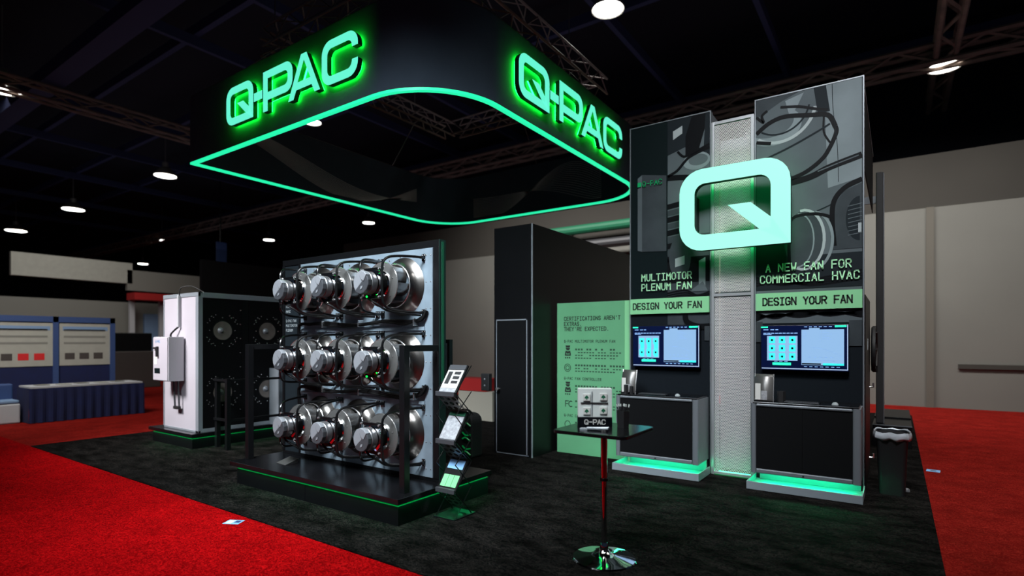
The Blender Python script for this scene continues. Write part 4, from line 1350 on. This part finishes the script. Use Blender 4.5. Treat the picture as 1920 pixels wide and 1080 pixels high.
# low galvanised box right of the cabinet and a low guard rail before it
gb = thing('galvanised_box', 'low galvanised steel box at the right end of the white cabinet platform', 'steel box', (-8.755, 5.40, 0.245))
bx('box_body', 'galv_dull', 0, 0.24, 0.02, 0.75, 0, 0.94, gb)
bx('box_edge', 'alu', -0.01, 0.25, 0, 0.02, 0, 0.95, gb)
lr = thing('low_guard_rail', 'low black guard rail in front of the cabinet with the round ports', 'rail', (-8.62, 4.45, 0.02))
MB().box(-0.03, 0.03, -0.03, 0.03, 0, 1.07).obj('post', 'black_metal', lr)
MB().box(0.36, 0.42, -0.08, -0.02, 0, 1.07).obj('post', 'black_metal', lr)
MB().box(0.36, 0.42, 0.99, 1.05, 0, 1.07).obj('post', 'black_metal', lr)
for z in (1.02, 0.42):
    MB().box(-0.03, 0.4, -0.05, -0.01, z, z + 0.035).obj('rail_bar', 'black_metal', lr)
    MB().box(0.37, 0.41, -0.05, 1.02, z, z + 0.035).obj('rail_bar', 'black_metal', lr)

# ------------------------------------------------------------------ zigzag brochure rack
rk = thing('brochure_rack', 'black folding zigzag brochure rack on the carpet beside the fan platform', 'brochure rack', (-3.52, 3.83, 0.02))
RW = 0.22
bx('base_plate', 'black_metal', -0.02, RW + 0.02, -0.01, 0.30, 0, 0.012, rk, 0.003)
fz = [1.155, 0.715, 0.265]
for i, z in enumerate(fz):
    tray_ = MB().add([(0, 0.03, z), (RW, 0.03, z), (RW, 0.21, z + 0.25), (0, 0.21, z + 0.25), (0, 0.045, z - 0.012), (RW, 0.045, z - 0.012), (RW, 0.225, z + 0.238), (0, 0.225, z + 0.238)],
                     [(0, 1, 2, 3), (7, 6, 5, 4), (0, 4, 5, 1), (1, 5, 6, 2), (2, 6, 7, 3), (3, 7, 4, 0)])
    tt = tray_.obj('tray', 'black_metal', rk)
    MB().box(-0.003, RW + 0.003, 0.0, 0.03, z - 0.03, z + 0.012).obj('tray_lip', 'motor_dark', tt, 0.003)
    # perforated back shelf falling away to the rear
    bk = MB()
    nx, nz = 3, 4
    a0, a1 = Vector((0, 0.02, z - 0.03)), Vector((0, 0.25, z - 0.23))

    def pp(u, v): return (u * RW, a0.y + (a1.y - a0.y) * v, a0.z + (a1.z - a0.z) * v)
    for ix in range(nx):
        for iz in range(nz):
            c0, c1 = (ix + 0.5) / nx, (iz + 0.5) / nz
            o8 = [(c0 + 0.5 / nx * (1 if math.cos(a) > 0.4 else -1 if math.cos(a) < -0.4 else 0), c1 + 0.5 / nz * (1 if math.sin(a) > 0.4 else -1 if math.sin(a) < -0.4 else 0)) for a in [math.radians(45 * k) for k in range(8)]]
            i8 = [(c0 + 0.36 / nx * math.cos(math.radians(45 * k)), c1 + 0.36 / nz * math.sin(math.radians(45 * k))) for k in range(8)]
            bk.add([pp(*p) for p in o8] + [pp(*p) for p in i8], [(k, (k + 1) % 8, (k + 1) % 8 + 8, k + 8) for k in range(8)])
    bk.obj('perforated_shelf', 'steel_soft', rk)
for s in (-0.006, RW + 0.006):
    arm = MB()
    prev = (s, 0.28, 0.01)
    zz = [0.012, 0.265, 0.50, 0.715, 0.95, 1.155, 1.40]
    pts = [(s, 0.02 if i % 2 else 0.25, z) for i, z in enumerate(zz)]
    for a, b_ in zip(pts[:-1], pts[1:]): arm.tube([a, b_], 0.005, 5)
    pts = [(s, 0.25 if i % 2 else 0.02, z) for i, z in enumerate(zz[:-1])]
    for a, b_ in zip(pts[:-1], pts[1:]): arm.tube([a, b_], 0.005, 5)
    arm.obj('folding_arm', 'black_tube', rk)


def sheet(i, u0, u1, v0, v1, m, label, name='brochure', lift=0.0025, parent=None, cat_='brochure'):
    z = fz[i]
    f = lambda u, v: (u * RW - 3.52, 3.83 + 0.03 + 0.18 * v - lift * 0.81, 0.02 + z + 0.25 * v + lift * 0.59)
    f2 = lambda u, v: (u * RW - 3.52, 3.83 + 0.03 + 0.18 * v - (lift + .003) * 0.81, 0.02 + z + 0.25 * v + (lift + .003) * 0.59)
    q = [(u0, v0), (u1, v0), (u1, v1), (u0, v1)]
    o = MB().add([f(*p) for p in q] + [f2(*p) for p in q], [(0, 3, 2, 1), (4, 5, 6, 7), (0, 1, 5, 4), (1, 2, 6, 5), (2, 3, 7, 6), (3, 0, 4, 7)]).obj(name, m, parent)
    if label: tag(o, label, cat_, 'brochures in the zigzag rack')
    return o


a = sheet(0, 0.06, 0.94, 0.16, 0.80, 'paper_white', 'white data sheet with black tables in the top tray of the zigzag rack')
for (u0, u1, v0, v1) in ((0.16, 0.38, 0.3, 0.74), (0.5, 0.84, 0.64, 0.74), (0.5, 0.84, 0.48, 0.58), (0.5, 0.84, 0.32, 0.42)): sheet(0, u0, u1, v0, v1, 'print_black', None, 'printed_table', 0.006, a)
b_ = sheet(0, 0.06, 0.94, 0.02, 0.15, 'paper_grey', 'grey printed flyer at the foot of the top rack tray')
b_ = sheet(0, 0.04, 0.96, 0.82, 0.99, 'motor_dark', 'dark header card at the head of the top rack tray', 'header_card')
a = sheet(1, 0.06, 0.94, 0.04, 0.82, 'paper_grey', 'grey picture brochure in the middle tray of the zigzag rack')
b_ = sheet(1, 0.06, 0.94, 0.84, 0.97, 'tree_green', 'dark green card at the head of the middle rack tray')
for k in range(3):
    sheet(2, 0.08 + k * 0.29, 0.35 + k * 0.29, 0.08, 0.46, 'paper_green', 'mint green card, %s of three in the bottom rack tray' % ('left', 'middle', 'right')[k])
a = sheet(2, 0.08, 0.92, 0.66, 0.95, 'paper_blue', 'blue and white folder at the back of the bottom rack tray')

# ------------------------------------------------------------------ bar table and what stands on it
bt = thing('bar_table', 'tall bar table with a square black top, thin pole and round chrome base', 'table', (-1.80, 3.81, 0.02))
MB().lathe([(0.001, 0.075), (0.035, 0.07), (0.05, 0.05), (0.10, 0.034), (0.18, 0.022), (0.232, 0.012), (0.238, 0.004), (0.235, 0.0)], n=56).obj('base', 'chrome', bt, smooth=True)
MB().lathe([(0.03, 0.06), (0.034, 0.10), (0.022, 0.125)], n=24).obj('base_collar', 'chrome', bt, smooth=True)
MB().lathe([(0.021, 0.1), (0.021, 0.60)], n=28).obj('lower_pole', 'chrome', bt, smooth=True)
MB().lathe([(0.03, 0.585), (0.03, 0.605), (0.02, 0.61)], n=24, cap0=True).obj('clamp_ring', 'black_metal', bt, smooth=True)
MB().lathe([(0.025, 0.60), (0.025, 0.935)], n=28).obj('upper_pole', 'chrome', bt, smooth=True)
MB().prism(rrect(-0.29, 0.29, -0.29, 0.29, 0.055, 6), lambda u, v, d: (u, v, d), 0.955, 0.98).obj('tabletop', 'black_top', bt, 0.004)
MB().lathe([(0.05, 0.93), (0.12, 0.955)], n=24, cap0=True, cap1=True).obj('top_plate', 'black_metal', bt)
dz = 1.0

db = thing('fan_display_box', 'small tabletop box with four white fan cards over a black lettered base', 'display box', (-1.985, 3.745, dz))
db.rotation_euler.z = math.radians(30)
bx('box_back', 'card_white', 0, 0.255, 0.0, 0.10, 0.075, 0.29, db, 0.002)
base = bx('box_base', 'screen_black', -0.002, 0.257, -0.003, 0.10, 0, 0.075, db, 0.002)
m = MB(); text(m, 'Q-PAC', 0.05, 0.022, 0.034, lambda u, v, d=0.0: (u, -0.0045, v), 0.2, 1.02, 1.1); m.obj('base_lettering', 'paper_white', base)
bx('divider', 'print_black', 0.02, 0.225, -0.006, 0.0, 0.178, 0.187, db)
bx('divider', 'galv_dull', 0.102, 0.108, -0.004, 0.0, 0.085, 0.27, db)
for (u, v) in ((0.065, 0.225), (0.19, 0.23), (0.065, 0.122), (0.19, 0.127)):
    c_ = bx('fan_card', 'paper_white', u - 0.027, u + 0.027, -0.010, 0.0, v - 0.027, v + 0.027, db, 0.003)
    f = lambda a, b_, d=0.0, u=u, v=v: (u + a, -0.0112, v + b_)
    t_ = MB()
    tr_ = [(-0.017, -0.004), (-0.008, -0.009), (-0.003, -0.005), (-0.004, -0.018), (0.004, -0.018), (0.003, -0.005), (0.008, -0.009), (0.017, -0.004), (0.011, 0.006), (0.0, 0.018), (-0.011, 0.006)]
    cc = (0, 0.0)
    t_.add([f(*cc)] + [f(*p) for p in tr_], [(0, i + 1, (i + 1) % len(tr_) + 1) for i in range(len(tr_))])
    t_.obj('card_mark', 'tree_green', c_)

pc = thing('pen_holder', 'black hexagonal pen holder full of pens on the bar table', 'pen holder', (-1.70, 3.93, dz))
MB().lathe([(0.001, 0), (0.046, 0), (0.052, 0.125), (0.045, 0.125), (0.04, 0.01), (0.001, 0.01)], n=6).obj('holder_body', 'print_black', pc)
for k in range(9):
    a = math.radians(20 + k * 17.5)
    p0 = Vector((0.012 * math.cos(a), 0.012 * math.sin(k), 0.02))
    p1 = Vector((0.05 * math.cos(a) * 1.05, 0.015 * math.sin(k * 2.0), 0.165 + 0.008 * math.sin(a)))
    o = MB().tube([p0, p1 * 0.8 + p0 * 0.2, p1], [0.004, 0.004, 0.0035], 6).obj('pen', 'print_black')
    o.location = pc.location
    tag(o, 'black pen with a white tip in the pen holder on the bar table', 'pen', 'pens in the holder on the bar table')
    q = MB().tube([p1 * 0.9 + p0 * 0.1, p1 * 1.02], 0.0042, 6).obj('pen_tip', 'card_white', o)
for k, (rz, x, y) in enumerate(((0.1, -1.84, 3.67), (0.24, -1.78, 3.66))):
    t = thing('wrapped_pack', ('silver foil pack, left of two lying before the tabletop box', 'silver foil pack, right of two lying before the tabletop box')[k], 'pack', (x, y, dz + k * 0.012), rz)
    MB().prism(rrect(-0.08, 0.08, -0.02, 0.02, 0.004, 3), lambda u, v, d: (u, v, d + 0.004 * math.sin(u * 90)), 0.002, 0.014).obj('pack_body', 'bag_film', t, 0.002)

# ------------------------------------------------------------------ bin, plinths and post behind the right tower
tb = thing('waste_bin', 'black waste bin with a clear liner folded over its rim, right of the right tower', 'bin', (-0.035, 7.26, 0.02))
bw = MB()
for (z, sx, sy) in ((0, 0.115, 0.15), (0.6, 0.14, 0.18), (0.62, 0.15, 0.19), (0.64, 0.15, 0.19), (0.64, 0.135, 0.175), (0.1, 0.11, 0.14)):
    bw.v += [(p[0], p[1], z) for p in rrect(-sx, sx, -sy, sy, 0.04, 4)]
n = len(rrect(-.1, .1, -.1, .1, 0.04, 4))
bw.f += [(r * n + k, r * n + (k + 1) % n, (r + 1) * n + (k + 1) % n, (r + 1) * n + k) for r in range(5) for k in range(n)] + [tuple(5 * n + k for k in range(n)), tuple(reversed(range(n)))]
bw.obj('bin_body', 'print_black', tb, smooth=True)
ln = MB()
N_ = 40
rings = []
for (z, e, wob) in ((0.655, 0.0, 0.004), (0.665, 0.012, 0.006), (0.64, 0.02, 0.006), (0.61, 0.022, 0.006), (0.585, 0.012, 0.010)):
    for k in range(N_):
        a = 2 * math.pi * k / N_
        ca, sa = math.cos(a), math.sin(a)
        rx, ry = 0.15 + e, 0.19 + e
        q = (abs(ca) ** 4 + abs(sa) ** 4) ** -0.25
        ln.v.append((rx * ca * q + wob * math.sin(k * 2.7), ry * sa * q + wob * math.cos(k * 1.9), z + wob * 1.2 * math.sin(k * 1.3 + e * 90)))
ln.f += [(r * N_ + k, r * N_ + (k + 1) % N_, (r + 1) * N_ + (k + 1) % N_, (r + 1) * N_ + k) for r in range(4) for k in range(N_)]
o = ln.obj('bin_liner', 'bag_film', tb, smooth=True)
s_ = o.modifiers.new('solid', 'SOLIDIFY'); s_.thickness = 0.003
MB().lathe([(0.03, 0), (0.03, 0.02), (0.02, 0.035), (0.001, 0.04)], (0.13, 0.12, 0.0), 'z', 14, cap0=True).obj('bin_foot', 'motor_light', tb, smooth=True)

pl = thing('rear_plinth', 'stepped black plinth under the tall dark panel behind the waste bin', 'platform', (-0.30, 10.3, 0.02))
bx('lower_step', 'black_lam', 0, 0.50, 0, 2.2, 0, 0.34, pl, 0.004)
bx('upper_step', 'black_lam', 0, 0.50, 0.9, 2.2, 0.34, 0.37, pl, 0.004)
bx('step_trim', 'silver_paint', 0, 0.502, -0.004, 0.004, 0.33, 0.345, pl)
tp = thing('tall_dark_panel', 'tall dark upright panel edge standing on the plinth behind the right tower', 'display wall', (-0.262, 10.45, 0.362))
bx('panel_body', 'silver_dark', 0, 0.10, 0.0, 0.35, 0, 3.95, tp, 0.012)
bx('brace', 'silver_paint', -0.75, 0.0, 0.05, 0.11, 3.48, 3.59, tp)
bx('panel_edge', 'silver_paint', 0.10, 0.108, 0.01, 0.34, 0, 3.93, tp)
sf = thing('side_fan', 'black fan guard sticking out behind the right tower at screen height', 'fan', (-0.262, 8.55, 1.55))
MB().lathe([(0.001, 0.03), (0.05, 0.03), (0.06, 0.0), (0.28, 0.0), (0.30, 0.02), (0.30, 0.05), (0.27, 0.05), (0.26, 0.02), (0.1, 0.06), (0.001, 0.07)], (0, 0, 0), 'x', 20).obj('fan_guard', 'print_black', sf, smooth=True)
b = MB()
for k in range(8):
    a = math.radians(45 * k)
    b.tube([(0.06, 0, 0), (0.06, 0.3 * math.cos(a), 0.3 * math.sin(a))], 0.01, 5)
b.obj('guard_spoke', 'print_black', sf)

# ------------------------------------------------------------------ things seen in the gap by the rack
rc = thing('covered_stand', 'small beige stand with a bright red cloth over its top, seen past the zigzag rack', 'stand', (-7.62, 9.0, 0.02))
bx('stand_body', 'stand_beige', 0, 0.9, 0, 0.4, 0, 0.6, rc, 0.005)
bx('red_cover', 'red_cloth', -0.02, 0.75, -0.02, 0.42, 0.6, 0.86, rc, 0.01)
bg = thing('black_backpack', 'black bag with green lit cables standing behind the zigzag rack', 'bag', (-5.0, 6.1, 0.02))
MB().prism(rrect(-0.2, 0.18, 0, 0.62, (0.04, 0.04, 0.12, 0.14), 5), lambda u, v, d: (u, d, v), -0.12, 0.12).obj('bag_body', 'print_black', bg, 0.02)
MB().tube(cat([(-0.12, -0.02, 0.6), (-0.08, -0.02, 0.66), (0.06, -0.02, 0.65), (0.14, -0.02, 0.56)], 4), 0.014, 6).obj('bag_strap', 'rubber', bg)
b = MB()
for i, z in enumerate((0.48, 0.36, 0.27, 0.17, 0.08)):
    b.tube(cat([(0.02, -0.13, z), (0.1, -0.16, z + 0.03 * (-1) ** i), (0.17, -0.14, z - 0.02)], 3), 0.01, 5)
b.obj('green_cable', 'led_green', bg)

# ------------------------------------------------------------------ litter on the red carpet
lt = thing('leaflet', 'pale blue leaflet lying on the red aisle carpet before the fan platform', 'leaflet', (-4.93, 2.69, 0.012), math.radians(28))
bx('leaflet_sheet', 'paper_blue', -0.075, 0.075, -0.055, 0.055, 0, 0.003, lt)
bx('leaflet_print', 'card_white', -0.06, 0.0, -0.045, 0.045, 0.003, 0.0036, lt)
bx('leaflet_print', 'blue_frame', 0.01, 0.06, -0.02, 0.035, 0.003, 0.0036, lt)
lt = thing('floor_tag', 'small pale tag lying on the red carpet at the right', 'tag', (0.39, 8.85, 0.0), math.radians(-5))
bx('tag_card', 'paper_blue', -0.07, 0.07, -0.07, 0.07, 0, 0.004, lt)
bx('tag_print', 'motor_dark', -0.03, 0.03, -0.02, 0.02, 0.004, 0.0046, lt)

# ------------------------------------------------------------------ neighbouring stands at far left
pw = thing('poster_wall', 'blue framed poster wall of the neighbouring stand at left', 'poster wall', (-17.0, 1.0, 0))
bx('backing', 'blue_cloth', -0.06, 0.0, 0, 5.07, 0.03, 2.26, pw)
ys = [(-0.0, 1.35), (1.35, 2.55), (2.55, 3.75), (3.75, 4.95)]
for i, (a, b_) in enumerate(ys[1:]):
    p = bx('poster', 'poster_paper', 0.0, 0.02, a + 0.13, b_ + 0.02, 1.05, 2.1, pw)
    for r in range(3):
        bx('poster_text', 'poster_grey', 0.02, 0.022, a + 0.22, b_ - 0.1, 1.9 - r * 0.16, 1.95 - r * 0.16, p)
    bx('poster_banner', 'poster_blue', 0.02, 0.022, a + 0.2, b_ - 0.05, 1.92, 2.02, p)
    for k in range(3):
        mm = 'poster_red' if (i == 1 and k > 0) else 'poster_dark'
        bx('poster_picture', mm, 0.02, 0.024, a + 0.24 + k * 0.3, a + 0.44 + k * 0.3, 1.2, 1.36, p)
for y in (0, 1.35, 2.55, 3.75, 4.95):
    bx('frame_post', 'blue_frame', 0.0, 0.05, y, y + 0.11, 0.03, 2.26, pw)
bx('frame_rail', 'blue_frame', 0.0, 0.05, 0, 5.06, 2.12, 2.26, pw)
ct = thing('draped_table', 'long table draped in dark blue cloth in front of the poster wall', 'table', (-14.2, 3.62, 0))
MB().box(-0.75, 0, 0, 2.0, 0.70, 0.735).obj('tabletop', 'far_white', ct)
pt = []
for i in range(61):
    y = 2.06 * i / 60 - 0.03
    pt.append((0.02 + 0.02 * math.sin(i * 1.3), y))
sk = MB()
vs = [(x, y, 0.01) for x, y in pt] + [(x * 0.3, y, 0.70) for x, y in pt]
sk.add(vs, [(i, i + 1, 62 + i, 61 + i) for i in range(60)])
sk.add([(0, -0.03, 0.01), (0, -0.03, 0.7), (-0.75, -0.03, 0.7), (-0.75, -0.03, 0.01)], [(0, 1, 2, 3)])
sk.obj('table_skirt', 'blue_cloth', ct)
for k in range(5):
    o = bx('table_leaflet', 'poster_paper' if k % 2 else 'poster_grey', -14.75 + 0.1 * (k % 2), -14.45 + 0.1 * (k % 2), 3.8 + k * 0.34, 4.0 + k * 0.34, 0.735, 0.75)
    tag(o, 'pale leaflet pile on the blue draped table, %s from its left end' % ('first', 'second', 'third', 'fourth', 'fifth')[k], 'leaflets', 'leaflets on the blue draped table')
sc = thing('white_seat', 'white and blue seat at the left edge beside the blue draped table', 'seat', (-15.1, 2.84, 0))
bx('seat_body', 'far_white', 0, 0.6, 0, 0.7, 0, 0.4, sc, 0.03)
bx('seat_back', 'blue_frame', 0, 0.2, 0, 0.68, 0.4, 0.78, sc, 0.03)
bx('seat_cushion', 'poster_blue', 0.15, 0.6, 0.02, 0.68, 0.4, 0.47, sc, 0.02)
fb = thing('far_stand', 'far grey stand with a pale overhead fascia and a red canopy strip, left', 'exhibition stand', (-28, 6.0, 0))
bx('fascia', 'poster_paper', 0, 0.2, 0.5, 4.6, 4.2, 5.1, fb)
bx('fascia', 'poster_grey', 0, 0.2, 4.4, 8.8, 3.9, 4.8, fb)
bx('canopy', 'red_cloth', 0.4, 1.2, 4.3, 8.9, 3.45, 3.75, fb)
for y in (4.4, 5.6, 7.0, 8.7): bx('stand_post', 'far_white', 0.3, 0.45, y, y + 0.2, 0, 3.5, fb)
bx('back_wall', 'poster_grey', -0.4, -0.3, 0, 9, 0, 3.4, fb)
bx('light_box', 'poster_blue', -0.25, -0.1, 5.2, 7.3, 1.2, 2.9, fb)
mc = thing('dark_machine', 'dark blocky machine standing in the grey stand behind the poster wall', 'machine', (-23.0, 6.7, 0))
bx('machine_body', 'poster_dark', 0, 1, 0.2, 2.6, 0, 1.3, mc, 0.03)
bx('machine_top', 'black_metal', 0, 0.8, 1.2, 2.4, 1.3, 1.95, mc, 0.03)
dp = thing('dark_booth_wall', 'plain black booth wall behind the white steel cabinet', 'partition', (-16.5, 8.2, 0))
bx('wall_face', 'black_matte', 0, 0.15, -0.2, 6.6, 0, 4.0, dp)
bb = thing('blue_flag', 'narrow blue hanging flag above the fan display, far away', 'flag', (-30, 15.4, 5.4))
bx('flag_cloth', 'blue_frame', 0, 0.05, 0, 0.55, 0, 1.6, bb)
bx('flag_rod', 'black_metal', 0, 0.05, 0.2, 0.25, 1.6, 6.0, bb)
for k, (z, mm, lb) in enumerate(((5.45, 'tree_green', 'green tinted air pipe in front of the back wall, upper'), (4.9, 'silver_dark', 'dark air pipe in front of the back wall, lower'))):
    o = MB().tube([(-10.4, 16.8, z), (-1.5, 16.8, z)], 0.16, 12).box(-9.5, -9.4, 16.8, 17.375, z - 0.03, z + 0.03).box(-3, -2.9, 16.8, 17.375, z - 0.03, z + 0.03).obj('air_pipe', mm)
    tag(o, lb, 'pipe', 'air pipes along the back wall')

for o in bpy.data.objects:  # lettering and printed marks too small to pick apart singly
    if o.parent is not None and o.name.split('.')[0] in ('subheading', 'heading', 'headline', 'band_lettering', 'strip_lettering', 'box_lettering', 'base_lettering', 'controller_lettering', 'fan_picture', 'picture_black', 'menu_text', 'chart_line', 'button'):
        o['kind'] = 'stuff'
